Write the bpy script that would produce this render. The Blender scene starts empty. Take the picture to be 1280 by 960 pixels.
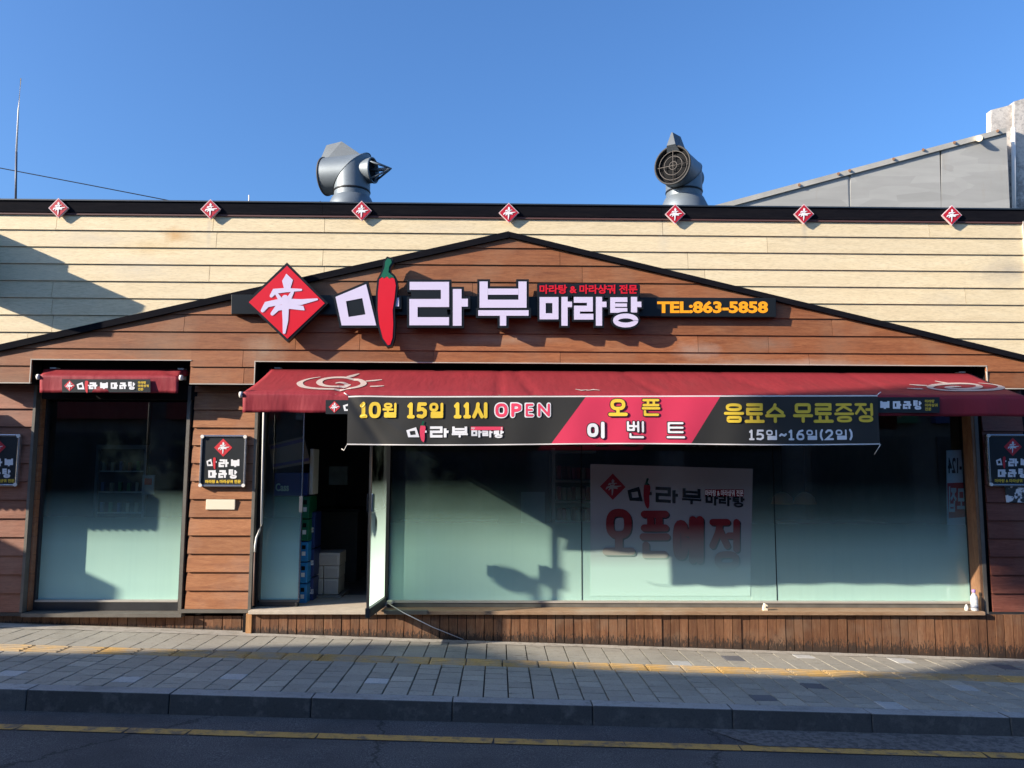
import bpy, bmesh, math, random
from mathutils import Vector, Matrix
random.seed(7)
S = bpy.context.scene
COL = S.collection

# ---------------------------------------------------------------- camera
FPX = 1000.0                      # focal length in pixels of the 1280 px wide photograph
EYE = 1.64
CX = 0.0
cam_loc = Vector((CX, -7.8, EYE))
PITCH = math.radians(6.0); YAW = math.radians(0.92); ROLL = 0.0042
fw = Vector((math.sin(YAW)*math.cos(PITCH), math.cos(YAW)*math.cos(PITCH), math.sin(PITCH)))
rt = fw.cross(Vector((0, 0, 1))).normalized()
up = rt.cross(fw)
rt2 = rt*math.cos(ROLL) + up*math.sin(ROLL)      # camera's own right axis, rolled a touch
up2 = up*math.cos(ROLL) - rt*math.sin(ROLL)
cam = bpy.data.cameras.new('camera'); camo = bpy.data.objects.new('camera', cam); COL.objects.link(camo)
camo.matrix_world = Matrix(((rt2.x, up2.x, -fw.x, cam_loc.x), (rt2.y, up2.y, -fw.y, cam_loc.y),
                            (rt2.z, up2.z, -fw.z, cam_loc.z), (0, 0, 0, 1)))
cam.sensor_width = 36; cam.lens = FPX/1280*36; cam.clip_start = 0.05; cam.clip_end = 2000
S.camera = camo

def ray(px, py):
    return (fw*FPX + rt2*(px-640) + up2*(480-py)).normalized()
def P(px, py, Y=0.0):             # measured point of the photo on the vertical plane at depth Y
    d = ray(px, py); t = (Y-cam_loc.y)/d.y
    return cam_loc + d*t
def PX(px, py, Y=0.0): return P(px, py, Y).x
def PZ(px, py, Y=0.0): return P(px, py, Y).z

# ---------------------------------------------------------------- world + sun
SH, SV = 2.50, 1.12               # sideways and downward travel of the sunlight per metre of depth
sd = Vector((SH, 1.0, -SV)).normalized()       # direction the light travels
elev = math.asin(-sd.z); azim = math.atan2(-sd.x, -sd.y)
W = bpy.data.worlds.new("World"); S.world = W; W.use_nodes = True
nt = W.node_tree; nt.nodes.clear()
sky = nt.nodes.new('ShaderNodeTexSky'); sky.sky_type = 'NISHITA'; sky.sun_disc = False
sky.sun_elevation = elev; sky.sun_rotation = azim
sky.altitude = 0; sky.air_density = 1.15; sky.dust_density = 2.4; sky.ozone_density = 9.5
bg = nt.nodes.new('ShaderNodeBackground'); bg.inputs[1].default_value = 0.128
wo = nt.nodes.new('ShaderNodeOutputWorld')
nt.links.new(sky.outputs[0], bg.inputs[0]); nt.links.new(bg.outputs[0], wo.inputs[0])
sun = bpy.data.lights.new('sun', 'SUN'); sun.energy = 5.0; sun.angle = math.radians(0.47); sun.color = (1.0, 0.90, 0.75)
suno = bpy.data.objects.new('sun', sun); COL.objects.link(suno)
suno.rotation_euler = sd.to_track_quat('-Z', 'Y').to_euler()
S.view_settings.view_transform = 'Standard'; S.view_settings.look = 'None'
S.view_settings.exposure = 1.0; S.view_settings.gamma = 1.0
S.cycles.max_bounces = 8; S.cycles.transparent_max_bounces = 16

# ---------------------------------------------------------------- object helpers
def tag(o, label=None, cat=None, group=None, kind=None):
    if label: o['label'] = label
    if cat: o['category'] = cat
    if group: o['group'] = group
    if kind: o['kind'] = kind
    return o
def empty(name, loc, label=None, cat=None, group=None):
    o = bpy.data.objects.new(name, None); COL.objects.link(o); o.location = loc; o.empty_display_size = .1
    return tag(o, label, cat, group)
def link(name, me, parent=None, mat=None):
    if mat is not None and not me.materials: me.materials.append(mat)
    o = bpy.data.objects.new(name, me); COL.objects.link(o)
    if parent is not None:
        o.parent = parent
        m = Matrix.Identity(4); q = parent
        while q is not None:
            m = Matrix.LocRotScale(q.location, q.rotation_euler, q.scale) @ m if False else (Matrix.Translation(q.location) @ q.rotation_euler.to_matrix().to_4x4()) @ m
            q = q.parent
        if name_local.get('on'): pass
        else:
            inv = m.inverted(); o.location = inv.translation; o.rotation_euler = inv.to_euler()
    return o
name_local = {}
class MB:                                        # collects faces, links them as one mesh in world coordinates
    def __init__(s): s.v = []; s.f = []; s.sm = []
    def poly(s, pts, smooth=False):
        b = len(s.v); s.v += [tuple(p) for p in pts]; s.f.append(list(range(b, b+len(pts)))); s.sm.append(smooth)
    def box(s, x0, x1, y0, y1, z0, z1, sh=0, ):
        b = len(s.v)
        s.v += [(x0,y0,z0),(x1,y0,z0),(x1,y1,z0),(x0,y1,z0),(x0,y0,z1),(x1,y0,z1),(x1,y1,z1),(x0,y1,z1)]
        for q in ((0,3,2,1),(4,5,6,7),(0,1,5,4),(1,2,6,5),(2,3,7,6),(3,0,4,7)):
            s.f.append([b+i for i in q]); s.sm.append(False)
        return s
    def hexa(s, p):                              # eight corners, same order as box
        b = len(s.v); s.v += [tuple(q) for q in p]
        for q in ((0,3,2,1),(4,5,6,7),(0,1,5,4),(1,2,6,5),(2,3,7,6),(3,0,4,7)):
            s.f.append([b+i for i in q]); s.sm.append(False)
        return s
    def prism(s, pts, y0, y1):                   # (x,z) outline, between depths y0 (front) and y1 (back)
        a = sum(pts[i][0]*pts[(i+1) % len(pts)][1]-pts[(i+1) % len(pts)][0]*pts[i][1] for i in range(len(pts)))
        if a < 0: pts = pts[::-1]
        n = len(pts); b = len(s.v)
        s.v += [(x, y0, z) for x, z in pts] + [(x, y1, z) for x, z in pts]
        s.f.append([b+i for i in range(n)]); s.sm.append(False)
        if abs(y1-y0) > 1e-6:
            s.f.append([b+n+i for i in reversed(range(n))]); s.sm.append(False)
            for i in range(n):
                j = (i+1) % n
                s.f.append([b+i, b+n+i, b+n+j, b+j]); s.sm.append(False)
        return s
    def tube(s, pts, r, n=8, caps=True):
        pts = [Vector(p) for p in pts]; rings = []
        for i, p in enumerate(pts):
            d = (pts[min(i+1, len(pts)-1)]-pts[max(i-1, 0)]).normalized()
            a = d.cross(Vector((0, 0, 1)))
            if a.length < 1e-3: a = Vector((1, 0, 0))
            a.normalize(); c = d.cross(a)
            rr = r[i] if isinstance(r, (list, tuple)) else r
            b = len(s.v)
            for k in range(n):
                t = 2*math.pi*k/n; s.v.append(tuple(p+a*rr*math.cos(t)+c*rr*math.sin(t)))
            rings.append(b)
        for i in range(len(rings)-1):
            for k in range(n):
                k2 = (k+1) % n
                s.f.append([rings[i]+k, rings[i]+k2, rings[i+1]+k2, rings[i+1]+k]); s.sm.append(True)
        if caps:
            s.f.append([rings[0]+k for k in reversed(range(n))]); s.sm.append(False)
            s.f.append([rings[-1]+k for k in range(n)]); s.sm.append(False)
        return s
    def mesh(s, name):
        me = bpy.data.meshes.new(name); me.from_pydata(s.v, [], s.f); me.update()
        me.polygons.foreach_set('use_smooth', s.sm); me.update()
        return me
    def build(s, name, mat, parent=None, bevel=0, kind=None, label=None):
        o = link(name, s.mesh(name), parent, mat)
        if bevel:
            m = o.modifiers.new('bevel', 'BEVEL'); m.width = bevel; m.segments = 2; m.limit_method = 'ANGLE'
        if kind: o['kind'] = kind
        if label: o['label'] = label
        return o

# ---------------------------------------------------------------- materials
def newmat(name):
    m = bpy.data.materials.new(name); m.use_nodes = True; n = m.node_tree.nodes
    return m, n, m.node_tree.links, n['Principled BSDF']
def N(n, t, **k):
    q = n.new(t)
    for a, b in k.items(): setattr(q, a, b)
    return q
def mapped(n, l, scale=(1, 1, 1), use='Object', rand=0.0):
    tc = N(n, 'ShaderNodeTexCoord'); mp = N(n, 'ShaderNodeMapping'); mp.inputs['Scale'].default_value = scale
    l.new(tc.outputs[use], mp.inputs[0])
    if rand:
        oi = N(n, 'ShaderNodeObjectInfo'); mu = N(n, 'ShaderNodeMath', operation='MULTIPLY'); mu.inputs[1].default_value = rand
        l.new(oi.outputs['Random'], mu.inputs[0]); cb = N(n, 'ShaderNodeCombineXYZ')
        l.new(mu.outputs[0], cb.inputs[0]); l.new(mu.outputs[0], cb.inputs[2]); l.new(cb.outputs[0], mp.inputs['Location'])
    return mp
def ramp(n, l, src, stops):
    r = N(n, 'ShaderNodeValToRGB'); e = r.color_ramp.elements
    while len(e) < len(stops): e.new(.5)
    for i, (p, c) in enumerate(stops):
        e[i].position = p; e[i].color = (c[0], c[1], c[2], 1) if not isinstance(c, (int, float)) else (c, c, c, 1)
    l.new(src, r.inputs[0]); return r
def mixc(n, l, a, b, fac, mode='MIX'):
    m = N(n, 'ShaderNodeMix', data_type='RGBA', blend_type=mode)
    for sock, v in ((m.inputs[0], fac), (m.inputs[6], a), (m.inputs[7], b)):
        if isinstance(v, (int, float)): sock.default_value = v
        elif isinstance(v, tuple): sock.default_value = (v[0], v[1], v[2], 1)
        else: l.new(v, sock)
    return m.outputs[2]
def noise(n, l, mp, scale, detail=4, rough=.55):
    t = N(n, 'ShaderNodeTexNoise'); t.inputs['Scale'].default_value = scale; t.inputs['Detail'].default_value = detail
    t.inputs['Roughness'].default_value = rough; l.new(mp.outputs[0], t.inputs['Vector']); return t
def bump(n, l, h, p, strength=.3, dist=.01):
    b = N(n, 'ShaderNodeBump'); b.inputs['Strength'].default_value = strength; b.inputs['Distance'].default_value = dist
    l.new(h, b.inputs['Height']); l.new(b.outputs[0], p.inputs['Normal'])
def plain(name, c, rough=.5, metal=0.0, var=.12, nscale=6, bmp=0.0, coat=0.0, spec=.5):
    m, n, l, p = newmat(name)
    mp = mapped(n, l); t = noise(n, l, mp, nscale, 5)
    col = mixc(n, l, tuple(x*(1-var) for x in c), tuple(min(1, x*(1+var)) for x in c), t.outputs[0])
    l.new(col, p.inputs['Base Color']); p.inputs['Roughness'].default_value = rough; p.inputs['Metallic'].default_value = metal
    p.inputs['Specular IOR Level'].default_value = spec
    p.inputs['Coat Weight'].default_value = coat
    if bmp:
        t2 = noise(n, l, mp, nscale*8, 5); bump(n, l, t2.outputs[0], p, bmp, .004)
    return m
def wood(name, dark, mid, light, axis='x', rough=.6, per=.35, dirt=None, bm=.35, stretch=14):
    m, n, l, p = newmat(name)
    sc = (1.3, 6, stretch) if axis == 'x' else (stretch, 6, 1.3)
    mp = mapped(n, l, sc, rand=37.0)
    t = noise(n, l, mp, 1.6, 7, .62); t.inputs['Distortion'].default_value = 1.1
    r = ramp(n, l, t.outputs[0], [(.28, dark), (.5, mid), (.74, light)])
    mpf = mapped(n, l, tuple(v*2.5 for v in sc), rand=11.0); tf = noise(n, l, mpf, 5, 6, .7)
    c1 = mixc(n, l, r.outputs[0], tuple(v*.72 for v in dark), ramp(n, l, tf.outputs[0], [(.46, 0), (.72, .8)]).outputs[0])
    oi = N(n, 'ShaderNodeObjectInfo'); rr = ramp(n, l, oi.outputs['Random'], [(0, 1-per), (1, 1+per*.4)])
    c2 = mixc(n, l, c1, rr.outputs[0], 1.0, 'MULTIPLY')
    if dirt:
        mg = mapped(n, l, (1, 1, 1)); tg = noise(n, l, mg, dirt[1], 5, .6)
        c2 = mixc(n, l, c2, dirt[0], ramp(n, l, tg.outputs[0], [(.48, 0), (.72, dirt[2])]).outputs[0])
    l.new(c2, p.inputs['Base Color']); p.inputs['Roughness'].default_value = rough; p.inputs['Specular IOR Level'].default_value = .35
    bump(n, l, tf.outputs[0], p, bm, .004)
    return m, n, l, p, c2
M = {}
M['brown_up'] = wood('stained_board', (.205, .068, .026), (.295, .105, .040), (.365, .145, .058), per=.22, dirt=((.28, .19, .12), 1.1, .45))[0]
M['brown'] = wood('red_board', (.27, .10, .042), (.38, .155, .064), (.47, .215, .098), per=.22, dirt=((.36, .24, .18), 1.6, .4))[0]
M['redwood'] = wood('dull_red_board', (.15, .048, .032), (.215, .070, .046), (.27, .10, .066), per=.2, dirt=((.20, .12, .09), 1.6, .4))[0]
M['redwood2'] = wood('weathered_red_board', (.22, .080, .045), (.31, .120, .070), (.38, .165, .10), per=.2, dirt=((.32, .20, .15), 1.6, .4))[0]
M['cream'] = wood('cream_board', (.66, .525, .32), (.74, .595, .37), (.78, .645, .42), per=.06, dirt=((.56, .47, .33), .7, .3), bm=.5, stretch=9)[0]
def stains(m, spots):
    n = m.node_tree.nodes; l = m.node_tree.links; p = n['Principled BSDF']; cur = p.inputs['Base Color'].links[0].from_socket
    tc = N(n, 'ShaderNodeTexCoord'); nz = noise(n, l, mapped(n, l, (1, 1, 1)), 5, 6, .7)
    for (x, z), (rx, rz), col, amt in spots:
        mp = N(n, 'ShaderNodeMapping'); mp.inputs['Location'].default_value = (-x/rx, 0, -z/rz); mp.inputs['Scale'].default_value = (1/rx, 0, 1/rz)
        l.new(tc.outputs['Object'], mp.inputs[0]); ln = N(n, 'ShaderNodeVectorMath', operation='LENGTH'); l.new(mp.outputs[0], ln.inputs[0])
        ad = N(n, 'ShaderNodeMath', operation='MULTIPLY_ADD'); ad.inputs[1].default_value = 1.6; l.new(nz.outputs[0], ad.inputs[0]); l.new(ln.outputs['Value'], ad.inputs[2])
        f = ramp(n, l, ad.outputs[0], [(.55, amt), (1.0, amt*.35), ]); mr = N(n, 'ShaderNodeMapRange'); l.new(ad.outputs[0], mr.inputs[0])
        mr.inputs[1].default_value = .7; mr.inputs[2].default_value = 1.75; mr.inputs[3].default_value = amt; mr.inputs[4].default_value = 0
        cur = mixc(n, l, cur, col, mr.outputs[0])
    l.new(cur, p.inputs['Base Color'])
def wx(px, py): v = P(px, py); return (v.x, v.z)
stains(M['cream'], [(wx(222, 294), (.22, .10), (.50, .25, .06), .8), (wx(195, 310), (.5, .10), (.62, .42, .18), .45), (wx(1258, 338), (.45, .17), (.30, .27, .23), .6), (wx(1180, 375), (.3, .12), (.42, .37, .28), .4),
    (wx(120, 298), (.5, .10), (.50, .44, .34), .55), (wx(175, 335), (.5, .16), (.52, .46, .36), .5), (wx(1005, 285), (.04, .20), (.40, .35, .28), .6), (wx(262, 285), (.03, .3), (.45, .40, .32), .5), (wx(830, 300), (.08, .3), (.50, .44, .34), .4), (wx(560, 285), (.5, .08), (.55, .47, .35), .4)])
stains(M['brown_up'], [(wx(870, 440), (.3, .12), (.40, .31, .24), .6), (wx(960, 430), (.3, .10), (.20, .14, .10), .6), (wx(330, 440), (.3, .2), (.36, .27, .19), .5), (wx(620, 425), (.9, .06), (.34, .24, .17), .5), (wx(1000, 455), (1.2, .06), (.42, .32, .25), .5), (wx(180, 440), (.5, .08), (.14, .08, .05), .5)])
def skirt_mat(name, dark, mid, light):
    m, n, l, p, c = wood(name, dark, mid, light, 'z', per=.35, rough=.75, dirt=((.22, .15, .10), 3, .6))
    uv = N(n, 'ShaderNodeAttribute'); uv.attribute_name = 'low'            # dirt splashed up from the pavement
    mp = mapped(n, l, (75, 75, 20)); t = noise(n, l, mp, 1, 6, .75)
    ad = N(n, 'ShaderNodeMath', operation='ADD'); l.new(uv.outputs['Fac'], ad.inputs[0]); l.new(t.outputs[0], ad.inputs[1])
    f = ramp(n, l, ad.outputs[0], [(.93, 0), (1.2, .85)])
    l.new(mixc(n, l, c, (.022, .018, .015), f.outputs[0]), p.inputs['Base Color'])
    return m
M['skirt'] = skirt_mat('skirt_wood', (.13, .052, .026), (.205, .092, .043), (.28, .145, .075))
M['orange_wood'] = wood('new_timber', (.42, .20, .08), (.52, .27, .11), (.60, .33, .15), 'z')[0]
M['black'] = plain('black_metal', (.012, .012, .014), .45, var=.3, spec=.3)
M['black_trim'] = wood('black_trim', (.006, .006, .009), (.009, .009, .012), (.014, .012, .014), per=.2, rough=.8, bm=.1)[0]
for k_ in ('black_trim',):
    M[k_].node_tree.nodes['Principled BSDF'].inputs['Specular IOR Level'].default_value = .03
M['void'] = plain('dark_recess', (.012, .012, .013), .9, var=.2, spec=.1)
M['frame'] = plain('black_window_frame', (.030, .030, .032), .4, var=.4, nscale=9, bmp=.1)
M['dusty'] = plain('dusty_rail', (.13, .12, .10), .75, var=.5, nscale=7, bmp=.2)
M['post'] = plain('grey_brown_trim', (.13, .115, .095), .6, var=.35, nscale=9, bmp=.2)
M['edge'] = plain('pale_metal_edge', (.48, .43, .36), .5, var=.25)
M['stone'] = plain('threshold_stone', (.50, .42, .33), .7, var=.25, nscale=12, bmp=.2)
M['ledge'] = wood('ledge_wood', (.28, .16, .09), (.38, .24, .14), (.45, .30, .19), per=.15, dirt=((.40, .32, .24), 2, .6))[0]
M['bead'] = plain('metal_bead', (.52, .48, .42), .4, var=.15, metal=.3)
M['red_face'] = plain('red_acrylic', (.62, .006, .014), .32, var=.04)
M['white_face'] = plain('white_acrylic', (.62, .55, .70), .35, var=.04)
M['black_face'] = plain('black_acrylic', (.010, .012, .014), .4, var=.1, spec=.25)
M['green_face'] = plain('green_acrylic', (.006, .11, .052), .35, var=.05)
M['orange_face'] = plain('orange_acrylic', (.95, .36, .004), .4, var=.05)
M['chrome_edge'] = plain('trim_cap', (.55, .50, .42), .25, metal=.8, var=.1)
M['steel'] = plain('galvanised_steel', (.155, .18, .20), .5, metal=.3, var=.3, nscale=5, bmp=.05)
M['steel2'] = plain('bare_steel', (.6, .6, .62), .25, metal=.9, var=.1)
M['white_pipe'] = plain('white_pipe', (.78, .74, .68), .5, var=.08)
M['paper'] = plain('paper', (.72, .70, .66), .8, var=.05)
M['plate'] = plain('cream_plate', (.82, .72, .54), .6, var=.03)
M['print_black'] = plain('black_vinyl', (.020, .022, .024), .42, var=.15, spec=.4)
M['print_white'] = plain('white_print', (.80, .78, .78), .5, var=.05)
M['print_yellow'] = plain('yellow_print', (.82, .55, .045), .5, var=.05)
M['print_red'] = plain('red_print', (.60, .025, .035), .5, var=.05)
M['print_pink'] = plain('pink_print', (.78, .055, .115), .5, var=.06, nscale=3)
M['print_darkred'] = plain('dark_red_print', (.50, .03, .035), .5, var=.05)
M['logo_white'] = plain('awning_print', (.46, .36, .31), .75, var=.15)
M['hem'] = plain('white_hem', (.75, .70, .66), .7, var=.08)
M['conc'] = None
def fabric(name, c):
    m, n, l, p = newmat(name)
    mp = mapped(n, l, (1, 1, 1)); t = noise(n, l, mp, 3.0, 5)
    col = mixc(n, l, tuple(v*.82 for v in c), tuple(v*1.12 for v in c), t.outputs[0])
    st = mapped(n, l, (5, 1, .8)); ts = noise(n, l, st, 1.5, 4)
    col = mixc(n, l, col, tuple(v*.6+.015 for v in c), ramp(n, l, ts.outputs[0], [(.55, 0), (.8, .45)]).outputs[0])
    l.new(col, p.inputs['Base Color']); p.inputs['Roughness'].default_value = .62; p.inputs['Specular IOR Level'].default_value = .3
    t2 = noise(n, l, mapped(n, l, (3, 1, 1)), 3.5, 2); bump(n, l, t2.outputs[0], p, .25, .03)
    return m
M['awning'] = fabric('awning_fabric', (.245, .021, .027))
M['valance'] = fabric('valance_fabric', (.26, .020, .030))
def banner_mat(name, c, tr=.0):
    m, n, l, p = newmat(name); mp = mapped(n, l, (1, 1, .6)); t = noise(n, l, mp, 2.2, 3)
    l.new(mixc(n, l, tuple(v*.9 for v in c), tuple(v*1.1 for v in c), t.outputs[0]), p.inputs['Base Color'])
    p.inputs['Roughness'].default_value = .5; p.inputs['Specular IOR Level'].default_value = .4
    if tr:
        t_ = N(n, 'ShaderNodeBsdfTranslucent'); t_.inputs[0].default_value = (*c, 1); x_ = N(n, 'ShaderNodeMixShader'); x_.inputs[0].default_value = tr
        l.new(p.outputs[0], x_.inputs[1]); l.new(t_.outputs[0], x_.inputs[2]); l.new(x_.outputs[0], n['Material Output'].inputs[0])
    return m
M['banner'] = banner_mat('banner_vinyl', (.042, .040, .036), .2)
M['banner_pink'] = banner_mat('pink_banner_vinyl', (.80, .055, .12), .25)

def paver_mat(name, c, per=.25, bmp=.3):
    m, n, l, p = newmat(name); mp = mapped(n, l, rand=9.0)
    t = noise(n, l, mp, 2.3, 6, .65); t2 = noise(n, l, mp, 90, 3, .6)
    col = mixc(n, l, tuple(v*.78 for v in c), tuple(min(1, v*1.15) for v in c), t.outputs[0])
    col = mixc(n, l, col, tuple(v*.55 for v in c), ramp(n, l, t2.outputs[0], [(.45, 0), (.75, .6)]).outputs[0])
    t3 = noise(n, l, mapped(n, l), .9, 6, .72); t4 = noise(n, l, mapped(n, l), 17, 4, .7)
    col = mixc(n, l, col, tuple(v*.45 for v in c), ramp(n, l, t4.outputs[0], [(.56, 0), (.72, .6)]).outputs[0])
    col = mixc(n, l, col, tuple(v*.5 for v in c), ramp(n, l, t3.outputs[0], [(.52, 0), (.70, .45)]).outputs[0])
    oi = N(n, 'ShaderNodeObjectInfo'); rr = ramp(n, l, oi.outputs['Random'], [(0, 1-per), (.93, 1+per*.3), (1, 1+per*1.4)])
    l.new(mixc(n, l, col, rr.outputs[0], 1.0, 'MULTIPLY'), p.inputs['Base Color']); p.inputs['Roughness'].default_value = .85
    bump(n, l, t2.outputs[0], p, bmp, .003)
    return m
M['paver'] = paver_mat('grey_paver', (.375, .345, .285), .14)
M['paver_light'] = paver_mat('pale_paver', (.50, .49, .46), .1)
M['paver_dark'] = paver_mat('dark_paver', (.14, .14, .15), .1)
M['tactile'] = paver_mat('yellow_paver', (.60, .36, .11), .25)
def patchy(m, col, lo, hi, amt, sc):
    n = m.node_tree.nodes; l = m.node_tree.links; p = n['Principled BSDF']; cur = p.inputs['Base Color'].links[0].from_socket
    l.new(mixc(n, l, cur, col, ramp(n, l, noise(n, l, mapped(n, l), sc, 6, .7).outputs[0], [(lo, 0), (hi, amt)]).outputs[0]), p.inputs['Base Color'])
patchy(M['tactile'], (.30, .265, .21), .40, .62, .8, 3.2)
for k_ in ('paver', 'mortar', 'kerb', 'kerb_face'): pass
M['bed'] = paver_mat('sand_joint', (.055, .05, .045), .0)
M['mortar'] = paver_mat('mortar_strip', (.44, .40, .34), .0)
M['kerb'] = paver_mat('kerb_granite', (.36, .35, .33), .15, .5)
M['kerb_face'] = paver_mat('dark_kerb_face', (.095, .094, .09), .25, .9)  # darker tone for the upright faces of the kerb stones
M['line'] = paver_mat('worn_yellow_line', (.55, .31, .08), .0)
def asphalt_mat():
    m, n, l, p = newmat('asphalt'); mp = mapped(n, l); a = noise(n, l, mp, 130, 2, .6); b = noise(n, l, mp, 1.1, 6, .65); c = noise(n, l, mapped(n, l, (.25, 1.5, 1)), 3, 5, .6)
    col = ramp(n, l, a.outputs[0], [(.30, (.030, .029, .030)), (.5, (.075, .071, .070)), (.68, (.17, .165, .16))]).outputs[0]
    col = mixc(n, l, col, (.036, .035, .037), ramp(n, l, b.outputs[0], [(.42, 0), (.7, .75)]).outputs[0]); col = mixc(n, l, col, (.115, .108, .10), ramp(n, l, c.outputs[0], [(.52, 0), (.75, .5)]).outputs[0])
    v = N(n, 'ShaderNodeTexVoronoi', feature='DISTANCE_TO_EDGE'); v.inputs['Scale'].default_value = .55; wv = noise(n, l, mp, 2.5, 5, .7)
    l.new(mixc(n, l, mp.outputs[0], wv.outputs['Color'], .35), v.inputs['Vector'])
    col = mixc(n, l, col, (.012, .012, .012), ramp(n, l, v.outputs['Distance'], [(0, .85), (.007, 0)]).outputs[0])
    l.new(col, p.inputs['Base Color']); p.inputs['Roughness'].default_value = .9; bump(n, l, a.outputs[0], p, .8, .006); return m
M['asphalt'] = asphalt_mat()
patchy(M['mortar'], (.22, .19, .15), .5, .62, .6, 11)
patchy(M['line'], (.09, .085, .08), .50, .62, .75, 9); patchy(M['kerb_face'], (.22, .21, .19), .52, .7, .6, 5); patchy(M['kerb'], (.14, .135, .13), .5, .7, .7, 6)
M['gutter'] = paver_mat('worn_gutter', (.17, .155, .14), .0, 1.0)
patchy(M['gutter'], (.05, .048, .046), .47, .56, .75, 22)
M['far_wall'] = paver_mat('stucco', (.42, .37, .32), .4)
M['far_wall2'] = paver_mat('brick_red_wall', (.17, .08, .06), .4)

def grey_panel():
    m, n, l, p = newmat('grey_render_panel'); mp = mapped(n, l, (1, 1, 5))
    t = noise(n, l, mp, 1.3, 4, .6); br = N(n, 'ShaderNodeTexVoronoi'); br.inputs['Scale'].default_value = 1.6
    l.new(mp.outputs[0], br.inputs['Vector'])
    c = mixc(n, l, (.29, .285, .265), (.41, .40, .375), t.outputs[0])
    bw = N(n, 'ShaderNodeRGBToBW'); l.new(br.outputs['Color'], bw.inputs[0]); c = mixc(n, l, c, ramp(n, l, bw.outputs[0], [(.2, .40), (.8, .62)]).outputs[0], .30, 'OVERLAY')
    c = mixc(n, l, c, (.30, .24, .17), ramp(n, l, noise(n, l, mapped(n, l, (3, 1, .5)), 1.2, 5, .7).outputs[0], [(.6, 0), (.8, .5)]).outputs[0]); l.new(c, p.inputs['Base Color']); p.inputs['Roughness'].default_value = .8
    return m
M['grey_panel'] = grey_panel()
def peeled():
    m, n, l, p = newmat('peeling_white_paint'); mp = mapped(n, l, (1, 1, 1))
    t = noise(n, l, mp, 4.5, 8, .75); t2 = noise(n, l, mp, 22, 6, .7)
    f = ramp(n, l, t.outputs[0], [(.46, 0), (.58, 1)]); g = ramp(n, l, t2.outputs[0], [(.54, 0), (.64, .75)])
    c = mixc(n, l, (.56, .52, .47), (.26, .24, .22), f.outputs[0]); c = mixc(n, l, c, (.12, .115, .12), g.outputs[0])
    sx = N(n, 'ShaderNodeSeparateXYZ'); l.new(mp.outputs[0], sx.inputs[0])
    zr = ramp(n, l, sx.outputs[2], [(0, 0), (1, 1)]); mr = N(n, 'ShaderNodeMapRange')
    mr.inputs[1].default_value = 5.5; mr.inputs[2].default_value = 6.4; l.new(sx.outputs[2], mr.inputs[0])
    c = mixc(n, l, c, mixc(n, l, (.55, .50, .45), c, .6), mr.outputs[0])
    l.new(c, p.inputs['Base Color']); p.inputs['Roughness'].default_value = .85
    bump(n, l, t.outputs[0], p, .5, .02)
    return m
M['peeled'] = peeled()

# window glass with a frosted film that fades out upwards
def glass(name, z_full, z_clear, amount=.86, tint=(.80, .88, .88), ior=1.72, trans=.12, power=((0, 0), (.25, .14), (.6, .62), (1, .88))):
    m, n, l, p = newmat(name); n.remove(p); out = n['Material Output']
    tc = N(n, 'ShaderNodeTexCoord'); sp = N(n, 'ShaderNodeSeparateXYZ'); l.new(tc.outputs['Object'], sp.inputs[0])
    mr = N(n, 'ShaderNodeMapRange', interpolation_type='LINEAR')
    mr.inputs[1].default_value = z_clear; mr.inputs[2].default_value = z_full
    mr.inputs[3].default_value = 0; mr.inputs[4].default_value = amount; l.new(sp.outputs[2], mr.inputs[0])
    tr = N(n, 'ShaderNodeBsdfTransparent'); tr.inputs[0].default_value = (*tint, 1)
    df = N(n, 'ShaderNodeBsdfDiffuse'); df.inputs[0].default_value = (.50, .80, .70, 1)
    mp = mapped(n, l); ns = noise(n, l, mp, 1.2, 4)
    st_ = noise(n, l, mapped(n, l, (16, 1, .35)), 1.4, 4, .6)
    fc = mixc(n, l, (.50, .80, .70), (.60, .88, .73), ns.outputs[0])
    l.new(mixc(n, l, fc, (.42, .68, .61), ramp(n, l, st_.outputs[0], [(.5, 0), (.75, .2)]).outputs[0]), df.inputs[0])
    sm = N(n, 'ShaderNodeMath', operation='MULTIPLY'); sm.inputs[1].default_value = .025; l.new(ramp(n, l, noise(n, l, mapped(n, l), 3.2, 7, .7).outputs[0], [(.45, 0), (.8, 1)]).outputs[0], sm.inputs[0])
    ad = N(n, 'ShaderNodeMath', operation='ADD', use_clamp=True); mr.inputs[4].default_value = 1.0; pw = ramp(n, l, mr.outputs[0], [(p_, v_) for p_, v_ in power]); l.new(pw.outputs[0], ad.inputs[0]); l.new(sm.outputs[0], ad.inputs[1])
    tl = N(n, 'ShaderNodeBsdfTranslucent'); tl.inputs[0].default_value = (.55, .8, .70, 1) if trans < .3 else (.70, .93, .82, 1)
    md = N(n, 'ShaderNodeMixShader'); md.inputs[0].default_value = trans; l.new(df.outputs[0], md.inputs[1]); l.new(tl.outputs[0], md.inputs[2])
    mx = N(n, 'ShaderNodeMixShader'); l.new(ad.outputs[0], mx.inputs[0]); l.new(tr.outputs[0], mx.inputs[1]); l.new(md.outputs[0], mx.inputs[2])
    gl = N(n, 'ShaderNodeBsdfGlossy'); gl.inputs[0].default_value = (.9, .95, 1, 1); gl.inputs['Roughness'].default_value = 0.0
    fr = N(n, 'ShaderNodeFresnel'); fr.inputs[0].default_value = ior
    m2 = N(n, 'ShaderNodeMixShader'); l.new(fr.outputs[0], m2.inputs[0]); l.new(mx.outputs[0], m2.inputs[1]); l.new(gl.outputs[0], m2.inputs[2])
    l.new(m2.outputs[0], out.inputs[0]); return m

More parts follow.
